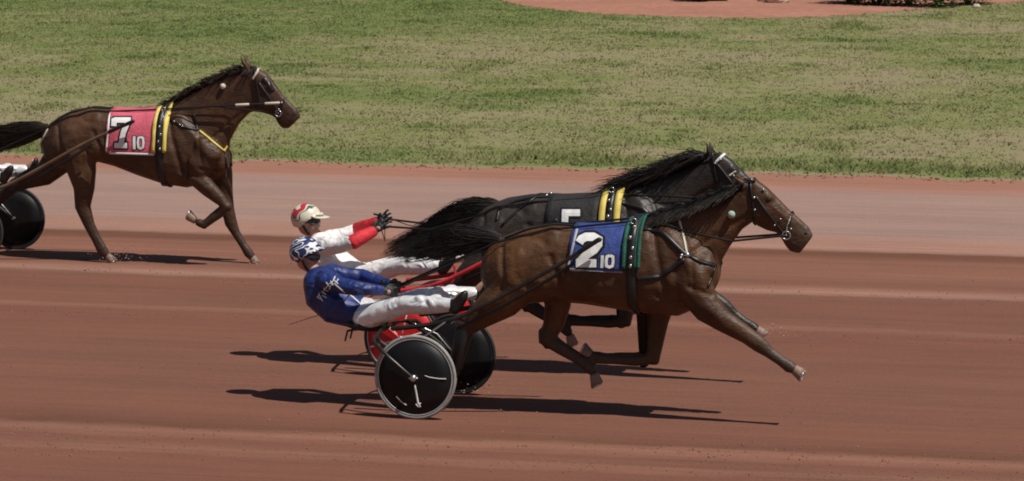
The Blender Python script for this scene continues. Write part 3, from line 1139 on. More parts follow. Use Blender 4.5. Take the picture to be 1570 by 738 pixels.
def make_sulky(fr, disc_m, tyre_m, rim_m, shaft_m, frame_m, label, spokes):
    base = Vector((0, 0, 0))
    root = empty('racing_sulky', fr, base, label, 'sulky', 'two-wheeled racing sulkies')
    R = WHEEL_R
    hubs = []
    for s in (-1, 1):
        c = Vector((0, s * HALF, R))
        hubs.append(c)
        mb = MB()
        rings = []
        for (r, y) in ((R - .035, -.012), (R * .55, -.026), (.05, -.036), (.012, -.037)):
            rings.append([c + Vector((r * math.cos(a), y, r * math.sin(a))) for a in np.linspace(0, 2 * math.pi, 48, endpoint=False)])
        back = []
        for (r, y) in ((.012, .037), (.05, .036), (R * .55, .026), (R - .035, .012)):
            back.append([c + Vector((r * math.cos(a), y, r * math.sin(a))) for a in np.linspace(0, 2 * math.pi, 48, endpoint=False)])
        mb.loft(list(reversed(back)) + [rings[0]] + rings[1:] if False else rings[::-1] + back[::-1])
        w = build(mb, 'wheel', disc_m, root, base)
        mb = MB()
        mb.ringtube(c, R - .015, .015, n=64, m=10, sx=1.1)
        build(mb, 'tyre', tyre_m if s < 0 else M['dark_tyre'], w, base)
        mb = MB()
        mb.ringtube(c, R - .034, .0085, n=64, m=8, sx=1.9)
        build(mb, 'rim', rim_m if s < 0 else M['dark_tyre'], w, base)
        mb = MB()
        mb.chain([c - Vector((0, .06, 0)), c + Vector((0, .06, 0))], [.02, .02], 12, side=Vector((1, 0, 0)))
        mb.ball(c + Vector((0, s * .055, 0)), .03, 8)
        mb.chain([c + Vector((-.03, s * .058, .0)), c + Vector((.03, s * .058, .0))], [.012, .012], 8)
        build(mb, 'hub', M['steel'], w, base)
        if spokes == 'print':
            for (pts, wd) in (([(.006, -.06), (.012, -.1), (.02, -.15), (.028, -.20), (.045, -.235)], .016), ([(.028, -.225), (.05, -.205)], .012), ([(.03, -.235), (.012, -.215)], .012),
                              ([(.09, .02), (.13, .008), (.2, .0), (.26, .0)], .007), ([(-.15, -.16), (-.11, -.2), (-.07, -.225)], .008)):
                mb = MB()
                mb.chain([c + Vector((a[0], s * (.031 - .018 * math.hypot(*a) / R + .006), a[1])) for a in pts], [(wd / 2, .003)] * len(pts), 6)
                build(mb, 'printed_mark', M['white'], w, base)
        else:
            for k in range(6):
                mb = MB()
                a = math.pi * k / 3 + .3
                pa = c + Vector((.05 * math.cos(a), s * .038, .05 * math.sin(a)))
                pb2 = c + Vector(((R - .05) * math.cos(a), s * .02, (R - .05) * math.sin(a)))
                mb.chain([pa, pb2], [(.006, .003)] * 2, 6)
                build(mb, 'spoke', spokes, w, base)
    # axle arch: legs rise from the hubs and lean back to the seat
    seatp = A(560, 503)
    arch_z = A(600, 504).z
    mb = MB()
    ax = A(600, 504).x
    for s in (-1, 1):
        mb.chain([Vector((0, s * (HALF - .055), R)), Vector((ax * .55, s * (HALF - .07), R + (arch_z - R) * .55)), Vector((ax, s * (HALF - .16), arch_z)), Vector((ax - .02, s * .2, arch_z + .02)), Vector((ax - .02, 0, arch_z + .025))],
                 [.017, .017, .018, .018, .018], 10)
    build(mb, 'axle_arch', frame_m, root, base)
    for s in (-1, 1):
        mb = MB()
        mb.chain([Vector((0, s * (HALF + .06), R)), Vector((ax * .5, s * (HALF + .055), R + (arch_z - R) * .52)), Vector((ax * .92, s * (HALF + .0), arch_z - .02)), Vector((ax, s * (HALF - .16), arch_z))], [.013, .015, .017, .017], 10)
        build(mb, 'wheel_fork', frame_m, root, base)
    for s in (-1, 1):
        mb = MB()
        mb.chain([Vector((0, s * (HALF - .05), R + .0)), Vector((ax * .4, s * (HALF - .05), R + .17)), Vector((ax * .85, s * (HALF - .12), arch_z - .03))], [.008] * 3, 8)
        build(mb, 'brace', M['steel'], root, base)
        mb = MB()
        mb.chain([A(640, 524, -.5) if s < 0 else Vector((A(640, 524, -.5).x, .5, A(640, 524, -.5).z)),
                  A(690, 489, -.42) if s < 0 else Vector((A(690, 489, -.42).x, .42, A(690, 489, -.42).z))], [.008, .008], 8)
        build(mb, 'brace', M['steel'], root, base)
    # seat: shallow dished pad with backward lip
    mb = MB()
    rows = []
    for i in range(9):
        u = i / 8
        x = seatp.x - .17 + .34 * u
        z = seatp.z + .03 + .05 * (1 - u) ** 2
        hw = .17 * math.sin(math.pi * (.15 + .7 * u)) + .03
        rows.append([Vector((x, -hw, z + .02)), Vector((x, -hw * .5, z)), Vector((x, hw * .5, z)), Vector((x, hw, z + .02)), Vector((x, hw * .95, z - .035)), Vector((x, 0, z - .05)), Vector((x, -hw * .95, z - .035))])
    mb.loft(rows)
    build(mb, 'seat', M['black'], root, base)
    for s in (-1, 1):
        mb = MB()
        mb.chain([Vector((ax, s * .09, arch_z + .02)), Vector((seatp.x - .05, s * .09, seatp.z)), Vector((seatp.x - .13, s * .07, seatp.z - .02)), Vector((seatp.x - .15, s * .07, seatp.z - .1))], [.012, .012, .01, .008], 8)
        build(mb, 'seat_bracket', frame_m, root, base)
    # shafts
    for s in (-1, 1):
        pts = [(602, 504, .40), (650, 500, .42), (700, 490, .42), (780, 449, .41), (860, 405, .385), (916, 369, .355)]
        if fr is F3:
            pts[-2:] = [(870, 400, .385), (962, 362, .355)]
        if fr is F2:
            pts[-1:] = [(885, 388, .375)]
        q = [F1.at(x, y, -l) for x, y, l in pts]
        q = [Vector((p.x, s * abs(p.y), p.z)) for p in q]
        q2 = []
        for i in range(len(q) - 1):
            for k in range(4):
                q2.append(q[i].lerp(q[i + 1], k / 4))
        q2.append(q[-1])
        for _ in range(3):
            q2 = [q2[0]] + [(q2[i - 1] + q2[i] * 2 + q2[i + 1]) / 4 for i in range(1, len(q2) - 1)] + [q2[-1]]
        mb = MB()
        mb.chain(q2, [.021 - .006 * i / len(q2) for i in range(len(q2))], 10)
        sh = build(mb, 'shaft', shaft_m, root, base)
        mb = MB()
        tip = q[-1]
        k0 = len(q2) - (7 if fr is F2 else 3)
        mb.chain(q2[k0:] + [tip + Vector((.02, 0, .009))], [.0195] * (len(q2) - k0 + 1), 10)
        build(mb, 'shaft_grip', M['black'], sh, base)
        # foot rest bolted to the shaft
        p = F1.at(708, 484, -.40)
        p = Vector((p.x, s * .37, p.z))
        mb = MB()
        mb.chain([p + Vector((-.04, s * .04, -.02)), p + Vector((.03, s * .02, -.05)), p + Vector((.07, -s * .03, .03)), p + Vector((.06, -s * .03, .12))], [.012] * 4, 8)
        mb.chain([p + Vector((.05, -s * .09, .02)), p + Vector((.05, s * .03, .02))], [.012] * 2, 8, side=Vector((1, 0, 0)))
        build(mb, 'foot_rest', frame_m, root, base)
    pts = [F1.at(700, 505, -.38), F1.at(770, 470, -.36), F1.at(850, 424, -.34), F1.at(880, 404, -.335)]
    for s in (-1, 1):
        mb = MB()
        mb.chain([Vector((p.x, s * abs(p.y), p.z)) for p in pts], [(.014, .006)] * 4, 8)
        build(mb, 'tie_strap', M['black'], root, base)
    return root


s1 = make_sulky(F1, M['gloss_black'], M['tyre'], M['rim'], M['carbon'], M['carbon'], 'sulky with black disc wheels ringed in pale grey, under the navy-jacketed driver', 'print')
s2 = make_sulky(F2, M['red_paint'], M['dark_tyre'], M['rim'], M['dark_red'], M['dark_red'], 'sulky with red disc wheels and red shafts behind the blue driver', M['white'])
s3 = make_sulky(F3, M['gloss_black'], M['dark_tyre'], M['dark_tyre'], M['bronze'], M['carbon'], 'sulky with all-black wheels and bronze shafts behind the pink-clothed horse', M['black'])


# ------------------------------------------------------------------ drivers
def make_person(fr, ref, D, label):
    P = lambda x, y, l=0.0: ref.at(x, y, l)
    base = P(*D['pelvis'])
    base.y = 0
    base.z -= .14
    root = empty('person', fr, base, label, 'person', 'drivers seated in the sulkies')
    mir = lambda p: Vector((p.x, -p.y, p.z))
    torso = [(P(x, y), a, b) for (x, y, a, b) in D['torso']]
    legs, arms = [], []
    near = [P(*q) for q in D['leg']]
    legs = [near, [mir(p) for p in near]]
    arms = [[P(*q) for q in D['arm_near']], [P(*q) for q in D['arm_far']]]
    hc = P(*D['head'])
    tilt = Matrix.Rotation(math.radians(D.get('tilt', 12)), 3, 'Y')
    H = lambda x, y, z: hc + tilt @ Vector((x, y, z))
    # one continuous body
    mb = MB()
    mb.chain([t[0] for t in torso], [(t[1] - .03, t[2] - .03) for t in torso], 14)
    nb = torso[-1][0]
    mb.chain([nb, nb.lerp(hc, .5), H(-.02, 0, -.05)], [.065, .056, .06], 10)
    mb.ball(H(-.01, 0, .02), (.098, .078, .115), 10)
    mb.ball(H(.035, 0, -.055), (.062, .056, .065), 8)      # jaw
    mb.ball(H(.072, 0, -.098), (.02, .024, .018), 6)        # chin
    mb.chain([H(.085, 0, .025), H(.112, 0, -.025), H(.095, 0, -.035)], [.012, .017, .012], 8)   # nose
    mb.chain([H(.085, -.04, .035), H(.095, 0, .038), H(.085, .04, .035)], [.014, .016, .014], 8, side=Vector((0, 0, 1)))
    mb.chain([H(.085, -.02, -.066), H(.094, 0, -.064), H(.085, .02, -.066)], [.009, .011, .009], 8, side=Vector((0, 0, 1)))
    for s in (-1, 1):
        mb.ball(H(-.01, s * .082, -.01), (.024, .01, .034), 6)
        mb.ball(H(.06, s * .045, -.02), (.026, .022, .022), 6)
    for L in legs:
        mb.chain([torso[0][0].lerp(L[0], .7), L[0], L[1], L[2]], [.09, .085, .058, .04], 12)
        mb.chain([L[2], L[2].lerp(L[3], .5), L[3]], [.04, (.035, .04), (.022, .035)], 10)
    for a in arms:
        mb.chain([torso[-1][0].lerp(a[0], .6), a[0], a[1], a[2]], [.06, .05, .038, .027], 10)
        mb.ball(a[2].lerp(a[3], .55), (.035, .03, .028), 6)
    me = remesh(mb, .009, 4)
    finish(me, 'body', M['skin'], root, base)
    for s in (-1, 1):
        mb = MB()
        mb.ball(H(.083, s * .032, .008), (.012, .014, .01), 6)
        build(mb, 'eye', M['eye'], root, base)
    mb = MB()
    mb.chain([H(.096, -.022, -.066), H(.104, 0, -.066), H(.096, .022, -.066)], [.005, .007, .005], 8, side=Vector((0, 0, 1)))
    build(mb, 'mouth', M['lip'], root, base)
    # jacket
    mb = MB()
    mb.chain([torso[0][0] + Vector((.05, 0, -.02))] + [t[0] for t in torso], [(.135, .19)] + [(t[1] + .008, t[2] + .006) for t in torso], 16)
    for a in arms:
        e = a[1]
        mb.chain([torso[-1][0].lerp(a[0], .45), a[0], a[0].lerp(e, .5) + Vector((0, 0, -.01)), e, e.lerp(a[2], .5), a[2]], [.085, .082, .07, .064, .052, .042], 12)
    rr = random.Random(5)
    for t in torso[1:3]:
        for k in range(5):
            mb.ball(t[0] + Vector((rr.uniform(-.05, .08), -t[2] * .8, rr.uniform(-.07, .07))), (.05, .04, .025), 6)
    me = remesh(mb, .0105, 4)
    jb = bvh_of(me)
    jk = finish(me, 'jacket', D['jacket'], root, base)
    if D.get('collar'):
        mb = MB()
        mb.chain([nb + (hc - nb) * .02, nb + (hc - nb) * .3], [(.075, .085), (.068, .075)], 14)
        build(mb, 'collar', D['collar'], jk, base)
    for a in arms:
        if D.get('cuff'):
            mb = MB()
            k0 = a[1].lerp(a[2], D.get('cuff_from', .1))
            mb.chain([k0, k0.lerp(a[2], .5), a[2] + (a[2] - a[1]).normalized() * .005], [.067, .06, .048], 14)
            build(mb, 'sleeve_band', D['cuff'], jk, base)
    for (paths, wd, m, name) in D.get('marks', []):
        for p in paths:
            mb = MB()
            strap_px(mb, fr, jb, p, wd, 8, False, .002, .003)
            build(mb, name, m, jk, base)
    # trousers
    mb = MB()
    mb.chain([torso[0][0] + Vector((-.06, 0, .02)), torso[0][0] + Vector((.1, 0, -.0))], [(.118, .165), (.115, .165)], 14)
    for L in legs:
        mb.chain([torso[0][0].lerp(L[0], .6), L[0], L[0].lerp(L[1], .5), L[1], L[1].lerp(L[2], .35), L[1].lerp(L[2], .75), L[2]], [.11, .108, .092, .08, .078, .066, .052], 14)
        for k in range(7):
            u = k / 6
            c = L[0].lerp(L[1], .55 + u * .45) if k < 4 else L[1].lerp(L[2], (k - 4) * .3)
            mb.ball(c + Vector((rr.uniform(-.03, .03), rr.uniform(-.04, .04), rr.uniform(.02, .06))), (.05, .05, .03), 6)
    me = remesh(mb, .0105, 3)
    finish(me, 'trousers', D['trousers'], root, base)
    # boots
    for L in legs:
        mb = MB()
        t = (L[3] - L[2]).normalized()
        up = (L[1] - L[2]).normalized()
        heel = L[2] - t * .05 - up * .045
        mb.chain([L[2] + up * .11, L[2] + up * .03, L[2] - up * .02], [(.052, .05), (.05, .047), (.055, .05)], 12)
        mb.chain([heel, L[2].lerp(L[3], .3) - up * .035, L[2].lerp(L[3], .75) - up * .035, L[3] - up * .03], [(.05, .042), (.052, .044), (.042, .048), (.03, .038)], 12)
        me = remesh(mb, .009, 3)
        finish(me, 'boot', D['boots'], root, base)
    # gloves: palm, four curled fingers and a thumb
    for a, s in zip(arms, (-1, 1)):
        w, h = a[2], a[3]
        f = (h - w).normalized()
        up = Vector((0, 0, 1)) - f * f.z
        up.normalize()
        lat = f.cross(up)
        mb = MB()
        mb.chain([w - f * .045, w, w + f * .03], [.04, .036, .034], 10)
        mb.chain([w, w + f * .05, w + f * .085], [(.032, .022), (.04, .024), (.042, .02)], 10, side=lat)
        for k in range(4):
            o = up * (.033 - .022 * k)
            ln = (.9, 1.0, .95, .75)[k]
            r0 = w + f * .085 + o
            inn = lat * (1 if s > 0 else -1)
            if D.get('open'):
                q = [r0, r0 + f * .035 * ln + up * .012 * (1.2 - k * .6), r0 + f * .065 * ln + up * .018 * (1.2 - k * .7) + inn * .008, r0 + f * .085 * ln + up * .016 * (1.2 - k * .8) + inn * .02]
            else:
                q = [r0, r0 + f * .03 * ln + inn * .006, r0 + f * .036 * ln + inn * .034, r0 + f * .008 * ln + inn * .046]
            mb.chain(q, [.0115, .0112, .0105, .009], 8)
        inn = lat * (1 if s > 0 else -1)
        tb = w + f * .03 + up * .03
        mb.chain([tb, tb + f * .025 + up * .022 + inn * .012, tb + f * .055 + up * .022 + inn * .03], [.0145, .0125, .01], 8)
        me = remesh(mb, .0055, 2)
        finish(me, 'glove', M['glove'], root, base)
    # helmet: shell with a face opening, brim, chin strap, goggles
    mb = MB()
    rows = []
    nu, nv = 28, 14
    vs, fs = [], []
    for j in range(nv + 1):
        th = math.pi * .72 * j / nv
        for i in range(nu):
            ph = 2 * math.pi * i / nu
            x, y, z = math.sin(th) * math.cos(ph), math.sin(th) * math.sin(ph), math.cos(th)
            # lift the front edge to leave the face free
            fz = min(1, max(0, x + .12) ** .7)
            lim = -.62 * (1 - fz) + .40 * fz
            z = max(z, lim)
            vs.append(H(-.012 + .138 * x, .118 * y, .035 + .130 * z))
    for j in range(nv):
        for i in range(nu):
            k = (i + 1) % nu
            fs.append((j * nu + i, (j + 1) * nu + i, (j + 1) * nu + k, j * nu + k))
    mb.add(vs, fs)
    me = mb.mesh('helmet')
    import bmesh
    bm = bmesh.new()
    bm.from_mesh(me)
    bmesh.ops.remove_doubles(bm, verts=bm.verts, dist=.0015)
    bmesh.ops.recalc_face_normals(bm, faces=bm.faces)
    bm.to_mesh(me)
    bm.free()
    he = finish(me, 'helmet', D['helmet'], root, base)
    mod = he.modifiers.new('thick', 'SOLIDIFY')
    mod.thickness = .014
    mod.offset = -1
    if D.get('peak'):
        mb = MB()
        rings = []
        for i in range(9):
            a = -1.0 + 2.0 * i / 8
            pin = H(-.012 + .136 * math.cos(a), .118 * math.sin(a), .068)
            out = H(-.012 + .136 * math.cos(a) + .075 * math.cos(a * .8), .118 * math.sin(a), .072 - .01 * abs(a))
            rings.append([pin + Vector((0, 0, .006)), out + Vector((0, 0, .003)), out - Vector((0, 0, .003)), pin - Vector((0, 0, .006))])
        mb.loft(rings)
        build(mb, 'peak', D['peak'], he, base)
    mb = MB()
    for s in (-1, 1):
        mb.chain([H(.0, s * .1, -.02), H(.03, s * .078, -.075), H(.06, s * .02, -.115), H(.06, 0, -.117)], [(.012, .004)] * 4, 8)
    build(mb, 'chin_strap', M['black'], he, base)
    mb = MB()
    g = [H(-.02 + .125 * math.cos(a), .104 * math.sin(a), .02) for a in np.linspace(-1.45, 1.45, 15)]
    mb.chain(g, [(.026 if abs(a) < .9 else .012, .012) for a in np.linspace(-1.45, 1.45, 15)], 10, side=Vector((0, 0, 1)).cross(Vector((0, 1, 0))))
    build(mb, 'goggles', M['lens'], he, base)
    return root, arms


D1 = {
    'pelvis': (548, 480), 'torso': [(546, 478, .13, .18), (518, 467, .165, .2), (497, 447, .17, .21), (489, 429, .125, .19)],
    'head': (470, 394), 'tilt': 10,
    'leg': [(556, 488, -.10), (622, 468, -.22), (694, 468, -.35), (708, 450, -.35)],
    'arm_near': [(502, 430, -.2), (546, 442, -.28), (586, 446, -.13), (603, 448, -.11)],
    'arm_far': [(508, 419, .2), (556, 424, .27), (596, 436, .12), (613, 439, .1)],
    'jacket': M['navy'], 'trousers': M['silver'], 'boots': M['black'], 'helmet': M['helmet1'], 'collar': M['white'],
    'marks': [([[(512, 435), (528, 448), (541, 456), (552, 466)]], .012, M['white'], 'piping'),
              ([[(486, 455), (492, 459)], [(489, 452), (495, 462)], [(493, 447), (500, 452)], [(494, 453), (501, 457)], [(496, 441), (503, 447)], [(503, 438), (496, 446)], [(500, 433), (506, 440)], [(507, 431), (511, 438)], [(504, 436), (510, 433)], [(514, 424), (505, 444)], [(512, 430), (519, 436)], [(519, 428), (514, 436)], [(490, 449), (487, 457)]], .008, M['white'], 'letter_stroke')],
}
D2 = {
    'pelvis': (540, 424), 'torso': [(538, 422, .13, .18), (516, 410, .15, .19), (499, 393, .15, .2), (492, 374, .115, .18)],
    'head': (471, 341), 'tilt': 6,
    'leg': [(548, 428, -.10), (610, 408, -.22), (676, 409, -.35), (690, 394, -.35)],
    'arm_near': [(503, 378, -.2), (540, 372, -.27), (572, 355, -.12), (586, 345, -.1)],
    'arm_far': [(508, 366, .2), (548, 353, .26), (578, 341, .12), (593, 334, .1)],
    'jacket': M['white_suit'], 'trousers': M['white_suit'], 'boots': M['black'], 'helmet': M['helmet2'], 'peak': M['ivory'], 'cuff': M['red_cloth'], 'cuff_from': .0, 'open': True, 'collar': M['red_cloth'],
}
D3 = {k: v for k, v in D1.items() if k not in ('marks', 'collar')}
D3.update({'jacket': M['grey_suit'], 'trousers': M['silver'], 'helmet': M['helmet3']})
p1, arms1 = make_person(F1, F1, D1, 'driver in a navy jacket, silver trousers and navy-and-white helmet leaning back')
p2, arms2 = make_person(F2, F2, D2, 'driver in white with red sleeves and a cream-peaked helmet, gloved hands raised')
p3, arms3 = make_person(F3, F1, D3, 'driver in grey behind the pink-clothed horse, only a silver leg showing at the left edge')


# ------------------------------------------------------------------ lines (reins) and whips
def lines(fr, bvh, arms, bit, mid_px, label, m):
    base = Vector((0, 0, .9))
    root = empty('driving_lines', fr, base, label, 'reins', 'driving lines from hands to bits')
    hand = [a[2].lerp(a[3], .8) for a in arms]
    for s, h in zip((-1, 1), hand):
        pts = [h]
        for (x, y, l) in mid_px:
            p = fr.at(x, y, -l)
            p = Vector((p.x, s * l, p.z))
            pts.append(p)
        pts.append(Vector((bit.x, s * (abs(bit.y) + .014), bit.z)))
        q2 = []
        for i in range(len(pts) - 1):
            k = 10
            for j in range(k):
                q2.append(pts[i].lerp(pts[i + 1], j / k))
        q2.append(pts[-1])
        # keep clear of the horse
        out = []
        for i, p in enumerate(q2):
            r = bvh.find_nearest(p)
            if r[0] is not None and 0 < i < len(q2) - 1:
                d = p - r[0]
                if d.dot(r[1]) < .012:
                    p = r[0] + r[1] * .014
            out.append(p)
        mb = MB()
        mb.chain(out, [(.009, .004)] * len(out), 6)
        build(mb, 'line', m, root, base)
    # slack end between the hands
    mb = MB()
    a, b = hand
    mb.chain([a, a.lerp(b, .5) + Vector((.02, 0, -.16)), b], [(.008, .004)] * 3, 6, side=Vector((1, 0, 0)))
    build(mb, 'hand_loop', m, root, base)
    return root


GL = M['black']
lines(F1, bvh1, arms1, bit1, [(760, 372, .16), (846, 352, .14), (965, 340, .13), (1040, 352, .13), (1120, 370, .12)], 'black leather reins running from the navy driver to the bay', GL)
lines(F2, bvh2, arms2, bit2, [(660, 352, .14), (764, 322, .14), (870, 308, .14), (935, 302, .13), (1010, 300, .13)], 'black leather reins running from the white-suited driver to the black horse', GL)
lines(F3, bvh3, arms3, bit3, [(75, 196, .14), (140, 172, .14), (247, 168, .13), (330, 163, .12)], 'black leather reins reaching the pink-clothed horse', GL)


def whip(fr, p0, p1, label):
    base = p0
    root = empty('driving_whip', fr, base, label, 'whip', 'whips held by the drivers')
    mb = MB()
    d = (p1 - p0)
    mb.chain([p0 - d.normalized() * .12, p0 + d * .12], [.009, .008], 8)
    build(mb, 'handle', M['black'], root, base)
    mb = MB()
    mb.chain([p0 + d * .12, p0 + d * .5 + Vector((0, 0, -.01)), p1], [.005, .004, .002], 6)
    build(mb, 'stick', M['carbon'], root, base)


whip(F1, arms1[1][3], F1.at(443, 498, .30), 'thin black whip slanting down behind the navy driver')
whip(F2, arms2[1][3], F2.at(655, 352, .08), 'short black whip held forward by the white-suited driver')


# ------------------------------------------------------------------ ground
def gy(px, py):
    return ground(px, py).y


def ground_nodes(name, rough=.95):
    m = bpy.data.materials.new(name)
    m.use_nodes = True
    nt = m.node_tree
    b = nt.nodes['Principled BSDF']
    b.inputs['Roughness'].default_value = rough
    b.inputs['Specular IOR Level'].default_value = .2
    return m, nt, b


def noise(nt, vec, scale, detail=5, rough=.6):
    n = nt.nodes.new('ShaderNodeTexNoise')
    n.inputs['Scale'].default_value = scale
    n.inputs['Detail'].default_value = detail
    n.inputs['Roughness'].default_value = rough
    nt.links.new(vec, n.inputs['Vector'])
    return n.outputs[0]


def mathn(nt, op, a, b):
    n = nt.nodes.new('ShaderNodeMath')
    n.operation = op
    for i, v in enumerate((a, b)):
        if hasattr(v, 'is_linked') or hasattr(v, 'node'):
            nt.links.new(v, n.inputs[i])
        else:
            n.inputs[i].default_value = v
    return n.outputs[0]


def mapping(nt, vec, scale, loc=(0, 0, 0)):
    n = nt.nodes.new('ShaderNodeMapping')
    n.inputs['Scale'].default_value = scale
    n.inputs['Location'].default_value = loc
    nt.links.new(vec, n.inputs[0])
    return n.outputs[0]


def mix(nt, kind, fac, a, b):
    n = nt.nodes.new('ShaderNodeMixRGB')
    n.blend_type = kind
    for i, v in enumerate((fac, a, b)):
        if hasattr(v, 'node'):
            nt.links.new(v, n.inputs[i])
        elif isinstance(v, tuple):
            n.inputs[i].default_value = (*v, 1)
        else:
            n.inputs[i].default_value = v
    return n.outputs[0]


def ramp(nt, fac, stops, interp='LINEAR'):
    n = nt.nodes.new('ShaderNodeValToRGB')
    n.color_ramp.interpolation = interp
    els = n.color_ramp.elements
    while len(els) < len(stops):
        els.new(.5)
    for e, (p, c) in zip(els, sorted(stops, key=lambda q: q[0])):
        e.position = p
        e.color = (*(c if isinstance(c, tuple) else (c, c, c)), 1)
    nt.links.new(fac, n.inputs[0])
    return n.outputs[0]


# race track dirt: bands lie along the running direction (world x), placed by their distance across the track
Y_EDGE = gy(1000, 263)
Y0, Y1 = 15.0, Y_EDGE + 1.5
RED = (.202, .085, .056)
RED2 = (.208, .092, .060)
PINK = (.36, .195, .145)
GREYP = (.345, .217, .176)
ORNG = (.345, .165, .112)
RIDGE = (.275, .128, .086)
DARK = (.165, .070, .043)


def yb(px, py):
    return (gy(px, py) - Y0) / (Y1 - Y0)


trk_stops = [
    (0.0, RED),
    (yb(1060, 728), RED), (yb(1060, 722), RIDGE), (yb(1060, 714), RED2), (yb(1060, 703), RED), (yb(1060, 697), RIDGE), (yb(1060, 691), RIDGE), (yb(1060, 685), DARK), (yb(1060, 672), RED),
    (yb(1400, 590), RED2), (yb(1400, 540), RED), (yb(1400, 516), RED), (yb(1400, 511), RIDGE), (yb(1400, 507), RED2),
    (yb(1400, 470), RED), (yb(1400, 460), RED2), (yb(1400, 455), PINK), (yb(1400, 447), RIDGE), (yb(1400, 440), RED2), (yb(1400, 425), (.25, .112, .075)), (yb(1400, 405), (.25, .11, .072)), (yb(1400, 397), DARK),
    (yb(1400, 392), DARK), (yb(1400, 388), PINK), (yb(1400, 374), PINK), (yb(1400, 360), GREYP), (yb(1400, 300), GREYP), (yb(1400, 293), PINK), (yb(1400, 288), ORNG), (1.0, ORNG)]
m_trk, nt, bs = ground_nodes('race_track_dirt')
geo = nt.nodes.new('ShaderNodeNewGeometry')
pos = geo.outputs['Position']
sep = nt.nodes.new('ShaderNodeSeparateXYZ')
nt.links.new(pos, sep.inputs[0])
wob = noise(nt, mapping(nt, pos, (.12, .5, 1)), 1.0, 3)
wob2 = noise(nt, mapping(nt, pos, (1.2, 4, 1)), 1.0, 4)
yy = mathn(nt, 'ADD', sep.outputs[1], mathn(nt, 'MULTIPLY', mathn(nt, 'SUBTRACT', wob, .5), .55))
yy = mathn(nt, 'ADD', yy, mathn(nt, 'MULTIPLY', mathn(nt, 'SUBTRACT', wob2, .5), .35))
un = mathn(nt, 'DIVIDE', mathn(nt, 'SUBTRACT', yy, Y0), Y1 - Y0)
colr = ramp(nt, un, trk_stops)
# harrow streaks, dust patches, grain
st1 = noise(nt, mapping(nt, pos, (.06, 5.5, 1)), 1.0, 6, .7)
st2 = noise(nt, mapping(nt, pos, (.35, 16, 1)), 1.0, 5, .65)
gr = noise(nt, pos, 30, 6, .7)
pa = noise(nt, mapping(nt, pos, (.35, 1.3, 1)), 1.0, 5, .6)
colr = mix(nt, 'MULTIPLY', .5, colr, ramp(nt, st1, [(.3, .78), (.7, 1.14)]))
colr = mix(nt, 'MULTIPLY', .45, colr, ramp(nt, st2, [(.3, .8), (.72, 1.14)]))
colr = mix(nt, 'MULTIPLY', .5, colr, ramp(nt, gr, [(.3, .72), (.7, 1.2)]))
fl = noise(nt, mapping(nt, pos, (3.0, 7.5, 1)), 1.0, 5, .7)
colr = mix(nt, 'MULTIPLY', .6, colr, ramp(nt, fl, [(.30, .8), (.42, 1.0), (.6, 1.0), (.75, 1.12)]))
colr = mix(nt, 'MULTIPLY', .8, colr, ramp(nt, pa, [(.3, (.86, .88, .9)), (.7, (1.08, 1.08, 1.08))]))
nt.links.new(colr, bs.inputs['Base Color'])
hgt = mathn(nt, 'ADD', mathn(nt, 'MULTIPLY', st2, 1.2), mathn(nt, 'ADD', mathn(nt, 'MULTIPLY', gr, .6), mathn(nt, 'MULTIPLY', fl, 1.6)))
bp = nt.nodes.new('ShaderNodeBump')
bp.inputs['Strength'].default_value = .5
bp.inputs['Distance'].default_value = .03
nt.links.new(hgt, bp.inputs['Height'])
nt.links.new(bp.outputs[0], bs.inputs['Normal'])

# infield soil under the grass; 'tone' (0 lush .. 1 dry) is shared with the blades
def turf(name, fixed=None):
    m, nt, bs = ground_nodes(name)
    geo = nt.nodes.new('ShaderNodeNewGeometry')
    pos = geo.outputs['Position']
    med = noise(nt, mapping(nt, pos, (1.2, 1.6, 1)), 1.0, 6, .65)
    fin = noise(nt, mapping(nt, pos, (1, .6, 1)), 26, 6, .7)
    if fixed is None:
        an = nt.nodes.new('ShaderNodeAttribute')
        an.attribute_name = 'tone'
        t = an.outputs['Fac']
    else:
        t = mathn(nt, 'ADD', noise(nt, pos, .3, 4), fixed - .06)
    t = mathn(nt, 'ADD', t, mathn(nt, 'MULTIPLY', mathn(nt, 'SUBTRACT', med, .5), .7))
    c = ramp(nt, t, [(.1, (.15, .185, .055)), (.4, (.205, .208, .08)), (.6, (.25, .228, .112)), (.85, (.275, .215, .135)), (1.0, (.3, .19, .125))])
    c = mix(nt, 'MULTIPLY', .8, c, ramp(nt, fin, [(.3, .82), (.7, 1.18)]))
    nt.links.new(c, bs.inputs['Base Color'])
    bp = nt.nodes.new('ShaderNodeBump')
    bp.inputs['Strength'].default_value = .5
    bp.inputs['Distance'].default_value = .05
    nt.links.new(fin, bp.inputs['Height'])
    nt.links.new(bp.outputs[0], bs.inputs['Normal'])
    return m


m_inf = turf('ground_turf', 0.0)

mb = MB()
S_ = 3000
mb.add([(-S_, -S_, -.006), (S_, -S_, -.006), (S_, S_, -.006), (-S_, S_, -.006)], [(0, 1, 2, 3)])
o = build(mb, 'ground', m_inf, smooth=False)
o['kind'] = 'structure'


def edge_wobble(x):
    return .10 * math.sin(x * 1.7) + .07 * math.sin(x * 4.1 + 1) + .05 * math.sin(x * 9.3 + 2) + .03 * math.sin(x * 21 + .5)


mb = MB()
xs = [-1500] + list(np.arange(-45, 30, .12)) + [1500]
vs, fs = [], []
for x in xs:
    vs.append((x, -60, 0))
    vs.append((x, Y_EDGE + edge_wobble(x), 0))
for i in range(len(xs) - 1):
    fs.append((2 * i, 2 * i + 2, 2 * i + 3, 2 * i + 1))
mb.add(vs, fs)
o = build(mb, 'race_track', m_trk, smooth=False)
o['kind'] = 'structure'

